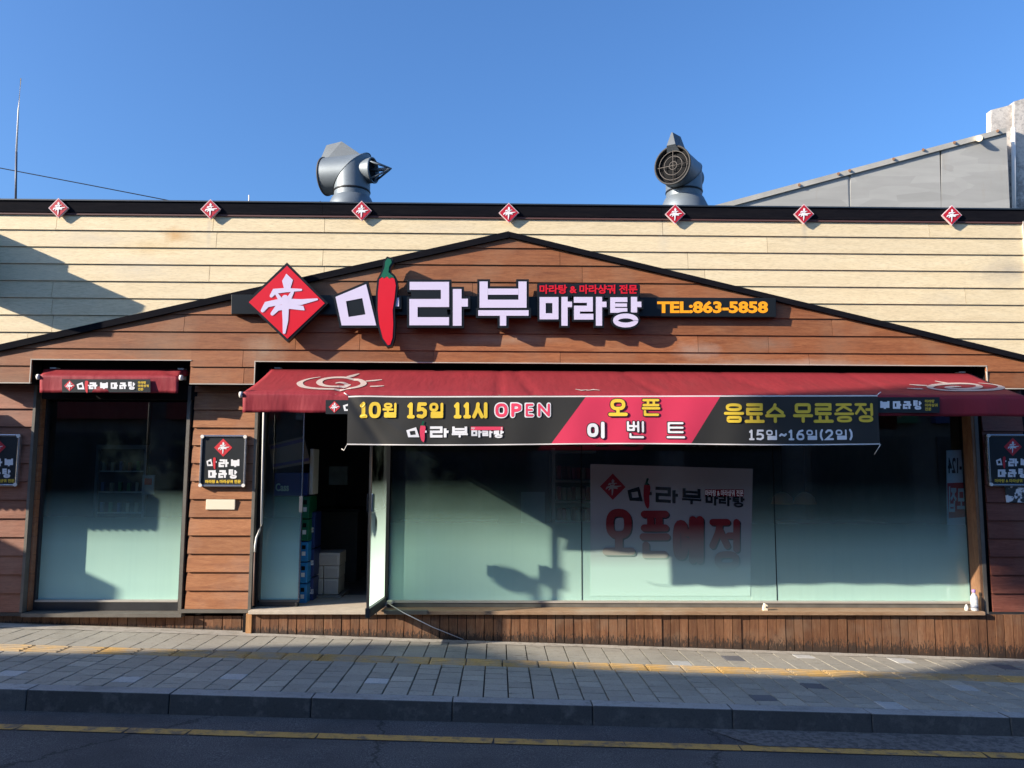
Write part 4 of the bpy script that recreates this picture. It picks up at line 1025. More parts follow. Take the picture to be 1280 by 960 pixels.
# white opening poster on the outer face of the glass
YP = YGL-.0025
def filmed(name, c, k=.30):  # print colours dimmed as through tinted glass, film haze mixed in by height
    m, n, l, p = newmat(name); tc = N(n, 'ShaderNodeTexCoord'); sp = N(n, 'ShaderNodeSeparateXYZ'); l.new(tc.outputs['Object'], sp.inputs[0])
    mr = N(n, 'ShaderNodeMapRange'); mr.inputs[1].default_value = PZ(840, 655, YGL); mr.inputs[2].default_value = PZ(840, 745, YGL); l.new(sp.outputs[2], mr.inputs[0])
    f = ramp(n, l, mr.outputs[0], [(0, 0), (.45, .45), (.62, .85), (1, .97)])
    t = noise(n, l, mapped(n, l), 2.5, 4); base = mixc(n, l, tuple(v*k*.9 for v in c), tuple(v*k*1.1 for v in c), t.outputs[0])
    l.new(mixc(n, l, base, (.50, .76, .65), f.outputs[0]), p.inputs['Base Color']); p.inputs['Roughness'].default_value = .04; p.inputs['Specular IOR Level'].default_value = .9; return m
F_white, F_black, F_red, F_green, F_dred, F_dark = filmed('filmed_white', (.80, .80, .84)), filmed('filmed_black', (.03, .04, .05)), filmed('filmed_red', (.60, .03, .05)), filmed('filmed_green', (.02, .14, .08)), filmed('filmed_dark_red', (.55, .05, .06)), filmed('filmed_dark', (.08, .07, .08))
po = empty('poster', (PX(840, 600, YP), YP, PZ(840, 740, YP)), 'large white hanging poster coloured as if behind glass with big red coming-soon lettering', 'poster')
a, b = P(738, 745, YP), P(941, 584, YP)
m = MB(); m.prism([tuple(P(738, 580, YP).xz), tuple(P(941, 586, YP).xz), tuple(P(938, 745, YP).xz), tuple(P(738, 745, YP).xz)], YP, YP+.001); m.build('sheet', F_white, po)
Y_ = YP-.001
skew = lambda X, Y0: (X, Y0+(X-750)*.055)
flat('diamond_print', [[tuple(P(*skew(*q), Y_).xz) for q in ((766, 591), (782, 607), (766, 624), (750, 608))]], Y_, F_red, po)
flat('brush_character', brush_polys(766, 608.5, 14, Y_-.001), Y_-.001, F_white, po)
small_logo((784, 594, 930, 633), Y_, po, F_black, F_red, F_green, f=skew)
ps = F_dark
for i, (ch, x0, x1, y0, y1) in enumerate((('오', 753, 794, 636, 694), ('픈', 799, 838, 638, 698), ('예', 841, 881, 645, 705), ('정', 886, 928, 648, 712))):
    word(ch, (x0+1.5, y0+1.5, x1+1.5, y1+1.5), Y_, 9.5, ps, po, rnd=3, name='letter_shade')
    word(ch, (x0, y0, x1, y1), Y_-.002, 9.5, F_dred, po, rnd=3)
YP = YGL+.014; Y_ = YP-.002
# posters seen at the right end (facing inwards, so mirrored)
p2 = empty('poster', (PX(1195, 620, YP), YP, PZ(1195, 700, YP)), 'narrow white and red poster at right end of the window, printed facing indoors', 'poster')
m = MB(); m.prism([tuple(P(*q, YP).xz) for q in ((1183, 563), (1207, 562), (1210, 690), (1184, 690))], YP, YP+.003); m.build('sheet', plain('white_vinyl', (.80, .80, .80), .6), p2)
flat('red_block', [[tuple(P(*q, Y_).xz) for q in ((1184, 604), (1207, 603), (1208, 646), (1186, 648))]], Y_, M['print_red'], p2)
print_text('7-124', (1185, 572, 1207, 592), Y_, M['print_black'], p2, .03, mirror=True)
print_text('모집', (1186, 608, 1207, 640), Y_-.002, M['print_white'], p2, .03, mirror=True)

# =================================================================== MAIN SIGN
SG = empty('main_sign', (PX(640, 380), -.1, PZ(640, 390)), 'raised channel letter sign with red diamond and red chili on the brown gable', 'sign')
ra, rb_ = P(289, 367.5, -.12), P(970, 396.5, -.12)
rz = [(P(289, 368, -.088).xz), (P(970, 372.5, -.088).xz), (P(970, 396.5, -.088).xz), (P(289, 392.5, -.088).xz)]
m = MB(); m.prism([tuple(q) for q in rz], -.088, -.022); m.build('backing_box', M['black_face'], SG, bevel=.004)
TF_ = plain('dark_letter_side', (.012, .012, .014), .35)
vs_, fs_ = font_polys('TEL:863-5858', .045)
for dx, dy, k in ((0, 0, 0), (.7, 0, 1), (-.7, 0, 2), (0, .6, 3), (0, -.6, 4)):
    if k == 0: tel = print_text('TEL:863-5858', (821.5, 376.3, 960, 391.4), -.0915, M['orange_face'], SG, .042, 'lettering')
YS = -.162
SF = YS-.006
dmd = flat('diamond_box', [[tuple(P(*q, YS).xz) for q in ((358.8, 328), (410, 379), (359.2, 427.5), (306.7, 377.7))]], YS, M['black_face'], SG, depth=.073)
flat('diamond_face', [[tuple(P(*q, SF).xz) for q in ((358.8, 332.2), (406, 379), (359.2, 423.3), (311, 377.7))]], SF, M['red_face'], dmd, depth=.004)
flat('brush_character', brush_polys(358.5, 378.3, 51, SF-.004), SF-.004, M['white_face'], dmd)
def s2(v, Y=YS): w_ = P(280+v[0]/E4, 300+v[1]/E4, Y); return (w_.x, w_.z)
def s3(v, Y=YS): w_ = P(500+v[0]/E4, 300+v[1]/E4, Y); return (w_.x, w_.z)
pm = (P(501, 380, YS)-P(500, 380, YS)).length; BD = 2.9*pm
quad = lambda A, B, Y: [[s2(A[i], Y), s2(A[(i+1) % 4], Y), s2(B[(i+1) % 4], Y), s2(B[i], Y)] for i in range(4)]
mo = offset_poly([s2(v) for v in MA_OUT], BD)
o = flat('channel_letter', [mo], YS, M['black_face'], SG, depth=.073)
flat('letter_face', quad(MA_OUT, MA_IN, SF), SF, M['white_face'], o, step=0)
o = flat('channel_letter', [[s2(v) for v in ((950, 316), (1013, 316), (1013, 393), (950, 393))]], YS+.003, M['black_face'], SG, depth=.073)
flat('letter_face', [[s2(v) for v in ((950, 330), (1000, 330), (1000, 380), (950, 380))]], SF+.002, M['white_face'], o)
YC = YS-.012
co = offset_poly([s2(v, YC) for v in CHILI], 2.6*pm)
ch_ = flat('chili_box', [co], YC, M['black_face'], SG, depth=.085)
so = offset_poly([s2(v, YC) for v in [STEM[i] for i in (0, 1, 2, 3, 4, 5, 6, 7, 8, 9, 10)]], 2.4*pm)
flat('stem_box', [so], YC+.002, M['black_face'], ch_, depth=.073)
flat('chili_face', [[s2(v, YC) for v in CHILI]], YC-.005, M['red_face'], ch_, depth=.004)
flat('stem_face', [[s2(v, YC) for v in STEM]], YC-.007, M['green_face'], ch_, depth=.004)
for gi, (nm, st) in enumerate(SIGN_STROKES):
    b_, f_ = [], []
    bb = BD if gi < 2 else BD*.82
    for pts, w, cl in st:
        wp = [s3(v) for v in pts]; ww = w/E4*pm
        f_ += ribbon([s3(v, SF) for v in pts], ww, cl)
        if not cl:                                # lengthen the ends so the border goes all round
            a, c = Vector(wp[0]), Vector(wp[1]); wp[0] = tuple(a+(a-c).normalized()*bb); a, c = Vector(wp[-1]), Vector(wp[-2]); wp[-1] = tuple(a+(a-c).normalized()*bb)
        b_ += ribbon(wp, ww+2*bb, cl)
    if nm in ('마',): b_.insert(0, [s3(v) for v in ((800, 340), (905, 340), (905, 450), (800, 450))])
    if gi == 4: b_.insert(0, [s3(v) for v in _t(((110, 335), (225, 335), (250, 470), (140, 470)), 1097.1)])
    if gi < 2: b_.insert(0, [s3(v) for v in (((60, 262), (255, 262), (275, 464), (75, 464)) if gi == 0 else ((478, 280), (700, 280), (700, 364), (478, 364)))])
    o = flat('channel_letter', b_, YS+.0, M['black_face'], SG, depth=.073, step=.0003)
    flat('letter_face', f_, SF, M['white_face'], o)
sp_ = [s3(v) for v in ((784, 250), (792, 243), (940, 243), (985, 250), (1030, 245), (1130, 248), (1240, 245), (1360, 247), (1372, 260), (1372, 330), (784, 330))]
sg_o = flat('slogan_box', [sp_], YS+.004, M['black_face'], SG, depth=.08)
print_text('마라탕 & 마라샹궈 전문', (674.5, 355.8, 796.8, 367.2), YS-.001, M['red_face'], sg_o, .034)

# =================================================================== SMALL DIAMONDS along the fascia
dn_ = [(73, 260, 'leftmost small red diamond badge, under the tall thin antenna'), (263, 261.5, 'second small red diamond badge from the left on the black fascia'),
       (452, 263.5, 'small red diamond badge below the ventilator with the pointed nose'), (636, 266, 'small red diamond badge above the peak of the gable trim'),
       (844, 267.5, 'small red diamond badge below the ventilator with the round grille'), (1005, 267.5, 'small red diamond badge below the low end of the sloping grey wall'),
       (1190, 269, 'rightmost small red diamond badge near the white peeling block')]
for x_, y_, lb in dn_:
    e_ = empty('diamond_badge', (PX(x_, y_, -.05), -.05, PZ(x_, y_+12, -.05)), lb, 'sign', 'small diamond badges along the roof edge')
    o = flat('badge_board', [diamond(x_, y_, 12.6, -.055)], -.055, plain('badge_white', (.66, .50, .50), .5), e_, depth=.02)
    flat('badge_face', [diamond(x_, y_, 11.4, -.058)], -.058, plain('badge_red', (.45, .008, .02), .45), e_, depth=.002)
    flat('brush_character', brush_polys(x_, y_, 11.0, -.061), -.061, M['print_white'], e_, step=.0003)

# =================================================================== AWNINGS
def awning(name, pxl, pxr, pyb, Yb, pyf, Yf, pyv, label, folds):
    """fabric from the wall roller to the front bar, then a hanging valance"""
    xa = PX(pxl, pyb, Yb); xb = PX(pxr, pyb, Yb); zb = PZ((pxl+pxr)/2, pyb, Yb); zf = PZ((pxl+pxr)/2, pyf, Yf); zv = PZ((pxl+pxr)/2, pyv, Yf)
    e_ = empty(name, ((xa+xb)/2, Yb, zb), label, 'awning')
    def zz(u, v):                                 # u along, v from wall to front
        x = xa+(xb-xa)*u
        return zb+(zf-zb)*v-.012*math.sin(math.pi*v)+.006*math.sin(x*7.0+v*2)*v*(1-v)*2+sum(-.019*math.exp(-((x-f0-(v-.5)*.25*s)/.035)**2)*(.3+v*.7) for f0, s in folds)
    nu, nv = int((xb-xa)/.04), 8; m = MB(); b = 0
    for j in range(nv+1):
        for i in range(nu+1): m.v.append((xa+(xb-xa)*i/nu, Yb+(Yf-Yb)*j/nv, zz(i/nu, j/nv)))
    for j in range(nv):
        for i in range(nu): q = j*(nu+1)+i; m.f.append([q, q+nu+1, q+nu+2, q+1]); m.sm.append(True)
    top = m.build('canopy', M['awning'], e_)
    so_ = top.modifiers.new('thick', 'SOLIDIFY'); so_.thickness = .003
    m = MB(); m.v = []; m.f = []; m.sm = []; nu2, nv2 = int((xb-xa)/.03), 6; zt_ = zz(.5, 1)-.02
    for j in range(nv2+1):
        for i in range(nu2+1):
            x = xa+(xb-xa)*i/nu2; v = j/nv2
            m.v.append((x, Yf+.0005-.005*min(1, v*3)+v*(.012*math.sin(x*5.3)+.006*math.sin(x*17+1)), (zz(i/nu2, 1)+.001)*(1-v)+zv*v+.002*math.sin(x*9)*v))
    for j in range(nv2):
        for i in range(nu2): q = j*(nu2+1)+i; m.f.append([q, q+nu2+1, q+nu2+2, q+1]); m.sm.append(True)
    va = m.build('valance', M['valance'], e_); so_ = va.modifiers.new('thick', 'SOLIDIFY'); so_.thickness = .003
    m = MB(); m.tube([(xa-.015, Yf+.012, zt_+.002), (xb+.015, Yf+.012, zt_+.002)], .008, 10); m.build('front_bar', M['post'], e_)
    for x in (xa-.02, xb+.02):
        m = MB(); m.tube([(x-.012, Yf+.01, zt_), (x+.012, Yf+.01, zt_)], .026, 12); m.build('end_cap', M['white_pipe'], e_)
    m = MB(); m.tube([(xa-.03, Yb+.03, zb-.03), (xb+.03, Yb+.03, zb-.03)], .032, 12); m.build('roller', M['valance'], e_)
    for x in (xa+.04, xb-.04):
        m = MB(); m.tube([(x, Yb+.03, zb-.05), (x, (Yb+Yf)/2, (zb+zt_)/2-.06), (x, Yf+.02, zt_-.01)], .012, 8); m.build('arm', M['post'], e_)
        m = MB(); m.box(x-.03, x+.03, Yb+.04, .19, zb-.09, zb+.02); m.build('bracket', M['white_pipe'], e_)
    return e_, xa, xb, zb, zf, zt_, zv, zz
A2, ax0, ax1, azb, azf, azt, azv, azz = awning('awning', 340, 1211, 463.5, .06, 493, -.80, 518, 'long dark red canopy over the door and main window, printed with pale swirls', [(-.0, 0), (PX(655, 480, -.3), .6), (PX(800, 480, -.3), 1.0), (PX(935, 480, -.3), 1.6), (PX(440, 480, -.3), -.3), (PX(1090, 480, -.3), 1.2)])
A1, bx0, bx1, bzb, bzf, bzt, bzv, bzz = awning('awning', 58, 229, 461.5, .07, 469, -.03, 491, 'short dark red retracted awning over the narrow left window', [(PX(215, 470, .0), .8)])
# swirls printed on the long canopy
def on_awn(px, py, lift=.004):                    # photo point on the sloping fabric
    d = ray(px, py); t = 7.0
    for _ in range(50):
        p = cam_loc+d*t; v = (p.y-.06)/(-.80-.06); e2 = p.z-(azb+(azf-azb)*v); t += e2/(-d.z+d.y*(azf-azb)/(-.86)*1.0) if abs(-d.z+d.y*(azf-azb)/(-.86)) > .01 else 0
    v = (p.y-.06)/(-.86); u = (p.x-ax0)/(ax1-ax0); return Vector((p.x, p.y, azz(u, v)+lift+.004))
def awn_plane(pts, w, parent, name):
    q = [on_awn(*v) for v in pts]; pol = ribbon([(v.x, v.y) for v in q], w, False, 'round' if isinstance(w, (int, float)) else 'butt')
    m = MB(); k = len(q)
    V2 = []
    L = pol[0]
    if True:
        # quads along the ribbon so that it follows the cloth
        R = ribbon([(v.x, v.y) for v in q], w, False, 'butt')[0]; n = len(q); left, right = R[:n], R[n:][::-1]
        zf_ = lambda x, y: azz(min(1, max(0, (x-ax0)/(ax1-ax0))), min(1, max(0, (y-.06)/(-.86))))+.006
        for i in range(n-1):
            m.poly([(a[0], a[1], zf_(*a)) for a in (left[i], left[i+1], right[i+1], right[i])])
    return m.build(name, M['logo_white'], parent)
SW = [(590,162),(520,172),(465,190),(452,208),(480,230),(560,241),(680,243),(790,236),(855,220),(878,200),(850,178),(770,165),(680,165),(610,176),(582,195),(600,215),(660,224),(735,220),(772,208),(755,198),(715,196),(690,202)]
def dens(pts, k=3):
    o = []
    for i in range(len(pts)-1):
        p0, p1, p2, p3 = (Vector(pts[max(0, i-1)]), Vector(pts[i]), Vector(pts[i+1]), Vector(pts[min(len(pts)-1, i+2)]))
        for j in range(k):
            t = j/k; o.append(tuple(.5*((2*p1)+(p2-p0)*t+(2*p0-5*p1+4*p2-p3)*t*t+(3*p1-p0-3*p2+p3)*t**3)))
    o.append(tuple(pts[-1])); return o
def swirl(tx, ty, sx, sy, mir):
    f = lambda v: (tx+(v[0]-665)/5.333*sx*mir, ty+(v[1]-203)/5.333*sy)
    ds = dens(SW); n = len(ds); ww = [.056*(.25+.75*min(1, i/8.0, (n-1-i)/6.0+.15)) for i in range(n)]
    awn_plane([f(v) for v in ds], ww, A2, 'swirl_print')
    for r_ in ([(770, 160), (800, 152), (848, 136)], [(892, 185), (950, 181), (1000, 176)], [(920, 223), (965, 223), (1014, 220)]):
        awn_plane([f(v) for v in r_], [.04, .045, .02], A2, 'ray_print')
swirl(414.7, 478.5, 1, 1, 1); swirl(1207, 483, 1.12, .62, -1)
for r_ in ([(719, 486.3), (727, 488), (735, 487)], [(733, 488.5), (742, 487), (750, 488)]): awn_plane(r_, [.012, .03, .012], A2, 'worn_swirl_print')
# logo panels on the valances
def vpanel(px0, py0, px1, py1, Y, parent, logo, hide_left=False):
    o = flat('logo_panel', [[tuple(P(*q, Y).xz) for q in ((px0, py0), (px1, py0), (px1, py1), (px0, py1))]], Y, M['print_black'], parent)
    h = (py1-py0); s = (px1-px0)
    flat('diamond_print', [diamond(px0+s*.085, (py0+py1)/2, h*.42, Y-.002)], Y-.002, M['print_red'], o)
    flat('brush_character', brush_polys(px0+s*.085, (py0+py1)/2, h*.45, Y-.004), Y-.004, M['print_white'], o)
    cy = (py0+py1)/2
    def cc(v): w_ = P(px0+s*.165+(v[0]-637)/363*s*.14, cy-h*.28+(v[1]-252)/236*h*.56, Y-.002); return (w_.x, w_.z)
    ring = [[cc(MA_OUT[i]), cc(MA_OUT[(i+1) % 4]), cc(MA_IN[(i+1) % 4]), cc(MA_IN[i])] for i in range(4)]+[[cc(v) for v in ((962, 340), (1010, 340), (1010, 380), (962, 380))]]
    flat('letter', ring, Y-.002, M['print_white'], o); flat('chili_print', [[cc(v) for v in CHILI]], Y-.003, M['print_red'], o)
    word('라부', (px0+s*.30, cy-h*.32, px0+s*.53, cy+h*.32), Y-.002, h*.14, M['print_white'], o, gap=.1, cap='butt')
    word('마라탕', (px0+s*.55, cy-h*.31, px0+s*.835, cy+h*.31), Y-.002, h*.125, M['print_white'], o, gap=.06, cap='butt')
    for k, t_ in enumerate(('마라탕', '마라샹궈', '전문')):
        ww = (.09, .12, .06)[k]; print_text(t_, (px0+s*.86, cy-h*.34+k*h*.25, px0+s*(.86+ww), cy-h*.14+k*h*.25), Y-.002, M['print_yellow'], o, .025)
vpanel(77.5, 474, 188, 490.3, -.046, A1, 1)
vpanel(407, 500, 538, 517.5, -.822, A2, 1)
vpanel(1044, 496.5, 1174.5, 516, -.822, A2, 1)

# =================================================================== BANNER
YBn = -.845
bn = empty('banner', (PX(766, 525, YBn), YBn, PZ(766, 556, YBn)), 'black and pink opening-event banner hung along the front of the long canopy', 'banner')
def wav(px, py):                                  # gentle sag of the bottom edge and slack at the left end
    t = (py-495)/61.0; u = (px-435)/662.0
    return (px+t*(-1.2*(1-u)+2.5*u), py-1.6*u*(1-t)-2.0*t*max(0, u-.75)*4*.35+.9*t*math.sin(u*9)-.8*math.exp(-((u-.03)/.05)**2)*(1-t))
def bulge(x, z):
    u = (x-bX0)/(bX1-bX0); return .012*math.sin(u*11)+.006*math.sin(u*29+1)
bX0, bX1 = PX(435, 495, YBn), PX(1097, 495, YBn)
btop = PZ(640, 495, YBn); bbot = PZ(640, 556, YBn)
def fold(x, z):
    u = (x-bX0); t = (btop-z)/(btop-bbot)
    d = 0.0
    # diagonal creases from the tied top-left corner
    a = u-t*.62; d += .020*math.exp(-(a/.055)**2)*t*(1-t*.4)*max(0, 1-u/1.0); a = u-t*.30; d -= .016*math.exp(-(a/.05)**2)*max(0, 1-u/.8)
    d += .010*math.sin(u*3.1)*t+.0045*math.sin(u*13+t*1.5)*(.35+.65*t)
    return d
def bpoint(px, py, lift=0.0):
    a, b = wav(px, py); v = P(a, b, YBn); return Vector((v.x, YBn-fold(v.x, v.z)-lift, v.z))
def bgrid(x0, x1, y0, y1, nx, ny, edgeL, edgeR, mat, name, lift):
    m = MB()
    for j in range(ny+1):
        t = j/ny; a, b = edgeL(t), edgeR(t)
        for i in range(nx+1): m.v.append(tuple(bpoint(a+(b-a)*i/nx, y0+(y1-y0)*t, lift)))
    for j in range(ny):
        for i in range(nx): q = j*(nx+1)+i; m.f.append([q, q+nx+1, q+nx+2, q+1]); m.sm.append(True)
    return m.build(name, mat, bn)
bgrid(0, 0, 495, 556, 170, 24, lambda t: 435, lambda t: 733.5-45.5*t, M['banner'], 'cloth', 0)
bgrid(0, 0, 495, 556, 40, 14, lambda t: 733.5-45.5*t, lambda t: 901.5-39.5*t, M['banner_pink'], 'pink_cloth', 0)
bgrid(0, 0, 495, 556, 50, 14, lambda t: 901.5-39.5*t, lambda t: 1097, M['banner'], 'cloth', 0)
red_st = plain('red_stain', (.72, .03, .05), .5)
bgrid(0, 0, 495.4, 497.0, 150, 1, lambda t: 435, lambda t: 1097, M['hem'], 'top_hem', .001)
bgrid(0, 0, 554.6, 556, 150, 1, lambda t: 435, lambda t: 1097, M['hem'], 'bottom_hem', .001)
def conform(o, lift):                             # lay flat print on the folded cloth
    for v in o.data.vertices:
        v.co.y = YBn-fold(v.co.x, v.co.z)-lift-(YBn-.0-v.co.y)*1.0
def bword(text, rect, w, mat, outline=None, **k):
    os_ = word(text, rect, YBn, w, mat, bn, outline=outline, f=wav, **k)
    for o in os_:
        conform(o, .005)
        for c in o.children: conform(c, .005)
    return os_
ol_dark = plain('dark_outline', (.03, .022, .022), .5)
bword('10월 15일 11시', (449, 503, 611, 523), 4.5, M['print_yellow'], rnd=1.8, gap=.03)
bword('OPEN', (618.5, 504.5, 688.5, 521.5), 3.8, M['print_pink'], outline=(1.4, M['print_white']), rnd=1.8, gap=.16)
bword('오', (760, 499.5, 784, 521), 4.2, M['print_yellow'], outline=(1.1, ol_dark), rnd=1.5)
bword('픈', (801.5, 499.5, 825, 521), 3.3, M['print_yellow'], outline=(1.1, ol_dark), rnd=1.5)
bword('이', (733.5, 528, 757, 549), 4.4, M['print_white'], outline=(1.1, ol_dark), rnd=1.5)
bword('벤', (782.5, 527, 806, 549), 3.3, M['print_white'], outline=(1.1, ol_dark), rnd=1.5)
bword('트', (831.5, 528, 855.5, 549), 3.5, M['print_white'], outline=(1.1, ol_dark), rnd=1.5)
bword('음료수', (904, 505, 981, 529), 3.9, M['print_yellow'], gap=.02, rnd=1.4)
bword('무료증정', (990, 505, 1092, 529), 3.9, M['print_yellow'], gap=.02, rnd=1.4)
bword('15일~16일(2일)', (934, 537, 1064, 550), 2.5, M['print_white'], gap=.06, rnd=.8)
k0_ = len(bn.children)
before = set(bn.children)
small_logo((508, 526, 629, 553), YBn-.0055, bn, M['print_white'], M['print_pink'], M['green_face'])
for o in [c for c in bn.children if c not in before]:
    for v in o.data.vertices: v.co.y -= fold(v.co.x, v.co.z)
for o in list(bn.children):                       # the print shows on the back of the thin vinyl too
    if o.name.startswith(('letter', 'chili_print', 'slogan_panel')):
        c = bpy.data.objects.new('back_'+o.name.split('.')[0], o.data.copy()); COL.objects.link(c); c.parent = bn; c.location = o.location; c.rotation_euler = o.rotation_euler
        for v in c.data.vertices: v.co.y = YBn-fold(v.co.x, v.co.z)+.003+(YBn-fold(v.co.x, v.co.z)-.002-v.co.y)*.5
# cords at the corners
def cord(pts, r, name, mat, parent=None): m = MB(); m.tube(pts, r, 6); return m.build(name, mat, parent)
cord([bpoint(435, 495), P(430, 491, -.82)], .004, 'tie_cord', M['hem'], bn); cord([bpoint(435, 556), P(430, 563, -.80), P(427, 561, -.78)], .003, 'tie_cord', M['hem'], bn)
cord([bpoint(1097, 495), P(1101, 490, -.82)], .004, 'tie_cord', M['hem'], bn); cord([bpoint(1098, 556), P(1096, 563, -.82), P(1093, 568, -.8)], .003, 'tie_cord', M['hem'], bn)

# =================================================================== framed wall signs, plate, notice
def wall_sign(cx, top, label):
    Y = YG-.050; x0, x1, y0, y1 = cx-27.5, cx+27.5, top, top+59.5
    e_ = empty('wall_sign', (PX(cx, y1, Y), Y, PZ(cx, y1, Y)), label, 'sign', 'framed logo signs on the wall piers')
    a, b = P(x0, y1, Y), P(x1, y0, Y)
    m = MB(); m.box(a.x, b.x, Y, YG-.02, a.z, b.z); m.build('panel', M['print_black'], e_)
    t = .020
    for q in ((a.x-t, b.x+t, a.z-t, a.z), (a.x-t, b.x+t, b.z, b.z+t), (a.x-t, a.x, a.z+.001, b.z-.001), (b.x, b.x+t, a.z+.001, b.z-.001)):
        m = MB(); m.box(q[0], q[1], Y-.012, YG-.02, q[2], q[3]); m.build('frame_bar', M['steel2'], e_, bevel=.004)
    for sx in (a.x-.004, b.x+.004):
        for sz in (a.z-.004, b.z+.004): m = MB(); m.tube([(sx, Y-.02, sz), (sx, Y-.01, sz)], .018, 10); m.build('corner_clip', M['white_pipe'], e_)
    f = Y-.002
    flat('diamond_print', [diamond(cx, y0+13, 11.3, f)], f, M['print_red'], e_); flat('brush_character', brush_polys(cx, y0+13, 10, f-.002), f-.002, M['print_white'], e_)
    def cc(v): w_ = P(cx-21+(v[0]-637)/363*12.5, y0+27+(v[1]-252)/236*9, f); return (w_.x, w_.z)
    ring = [[cc(MA_OUT[i]), cc(MA_OUT[(i+1) % 4]), cc(MA_IN[(i+1) % 4]), cc(MA_IN[i])] for i in range(4)]+[[cc(v) for v in ((962, 330), (1010, 330), (1010, 380), (962, 380))]]
    flat('letter', ring, f, M['print_white'], e_); flat('chili_print', [[cc(v) for v in CHILI]], f-.002, M['print_red'], e_)
    word('라', (cx-6, y0+26.5, cx+8, y0+38.5), f, 2.5, M['print_white'], e_, cap='butt'); word('부', (cx+8.5, y0+26.5, cx+21.5, y0+38.5), f, 2.4, M['print_white'], e_, cap='butt')
    word('마라탕', (cx-19, y0+40, cx+18.5, y0+52), f, 2.5, M['print_white'], e_, gap=.04, cap='butt')
    print_text('마라탕 & 마라샹궈 전문', (cx-22.5, y0+53.2, cx+22, y0+57.6), f, M['print_yellow'], e_, .034)
    return e_
wall_sign(279, 546.5, 'framed black logo sign on the pier between the left window and the door')
wall_sign(-4, 545.5, 'framed black logo sign cut off by the left picture edge')
wall_sign(1266, 545.5, 'framed black logo sign on the shaded right pier')
Y = YG-.03; m = MB(); a, b = P(257, 637, Y), P(294, 624.5, Y); m.box(a.x, b.x, Y, YG-.004, a.z, b.z); tag(m.build('blank_plate', M['plate'], None, bevel=.004), 'blank cream plate on the pier below the framed logo sign', 'plate')
nm_, nn_, ll_, pp_ = newmat('photo_print'); mp_ = mapped(nn_, ll_); t_ = noise(nn_, ll_, mp_, 9, 3); ll_.new(ramp(nn_, ll_, t_.outputs[0], [(.46, .04), (.5, .75)]).outputs[0], pp_.inputs[0])
m = MB(); a, b = P(1258, 628, Y), P(1290, 607, Y); m.box(a.x, min(b.x, XR), Y, YG-.004, a.z, b.z); tag(m.build('pasted_notice', nm_, None), 'black and white photo print pasted under the right framed sign', 'notice')
# white conduit by the door jamb
m = MB(); m.tube([P(329.6, 515, .16), P(327, 655, .16), P(325, 662, .16), P(320.5, 672, .16), P(319, 682, .16), P(318.6, 690, .16)], .010, 10)
tag(m.build('conduit', M['white_pipe'], None), 'white pipe running down the door jamb with a kink near the middle', 'pipe')
m = MB(); m.tube([P(318.6, 690.5, .17), P(316.5, 757, .17)], .008, 8); tag(m.build('cable', plain('brown_cable', (.14, .08, .06), .6), None), 'thin brown cable below the white pipe on the door jamb', 'cable')
m = MB(); g0 = G(580, 801); m.tube([P(482, 752.5, .3), P(504.5, 766, .02), P(541, 784, -.02), (g0.x, g0.y, g0.z+.01)], .004, 6); m.v = m.v
tag(m.build('string', M['hem'], None), 'pale string running from the door foot down to the pavement', 'string')

# bottle, cup and adaptor on the ledge
def lathe(prof, cx, cy, cz, n=20):
    m = MB(); rings = []
    for r, z in prof:
        b = len(m.v); rings.append(b)
        for k in range(n): t = 2*math.pi*k/n; m.v.append((cx+r*math.cos(t), cy+r*math.sin(t), cz+z))
    for i in range(len(rings)-1):
        for k in range(n): m.f.append([rings[i]+k, rings[i]+(k+1) % n, rings[i+1]+(k+1) % n, rings[i+1]+k]); m.sm.append(True)
    m.f.append([rings[0]+k for k in reversed(range(n))]); m.sm.append(False); m.f.append([rings[-1]+k for k in range(n)]); m.sm.append(False); return m
bpx = PX(1218.5, 765, .16); bt = empty('water_bottle', (bpx, .16, zlt), 'clear plastic bottle with violet cap standing at the right end of the ledge', 'bottle')
pm_, pn, pl_, pp = newmat('bottle_plastic'); pp.inputs['Base Color'].default_value = (.78, .78, .80, 1); pp.inputs['Roughness'].default_value = .2; pp.inputs['Transmission Weight'].default_value = .35
lathe([(.030, 0), (.034, .008), (.034, .05), (.032, .055), (.034, .06), (.034, .105), (.031, .112), (.034, .12), (.033, .135), (.014, .165), (.012, .175)], bpx, .16, zlt+.001).build('body', pm_, bt)
lathe([(.0345, .028), (.0345, .055)], bpx, .16, zlt+.001).build('label_band', plain('label_print', (.25, .27, .33), .5, var=.8, nscale=40), bt)
lathe([(.016, .176), (.017, .18), (.017, .20), (.015, .203)], bpx, .16, zlt+.001).build('cap', plain('violet_cap', (.42, .26, .62), .45), bt)
m = lathe([(.020, 0), (.017, .03), (.010, .052), (.006, .058)], PX(1208.5, 765, .17), .17, zlt+.001); tag(m.build('foam_cup', M['paper'], None), 'tiny white cup beside the plastic bottle on the ledge', 'cup')
ad = empty('wall_adaptor', (PX(957, 766, .18), .18, zlt), 'small white plug adaptor standing on the ledge below the right pane joint', 'adaptor')
m = MB(); m.prism([tuple(P(*q, .16).xz) for q in ((953.8, 766), (960, 766), (960, 756.5), (957.5, 755), (956, 754.5), (954.5, 759))], .16, .20); m.build('body', M['plate'], ad, bevel=.003)
m = MB(); m.tube([P(958.3, 759, .159), P(958.3, 759, .155)], .009, 10); m.build('socket', M['black'], ad)

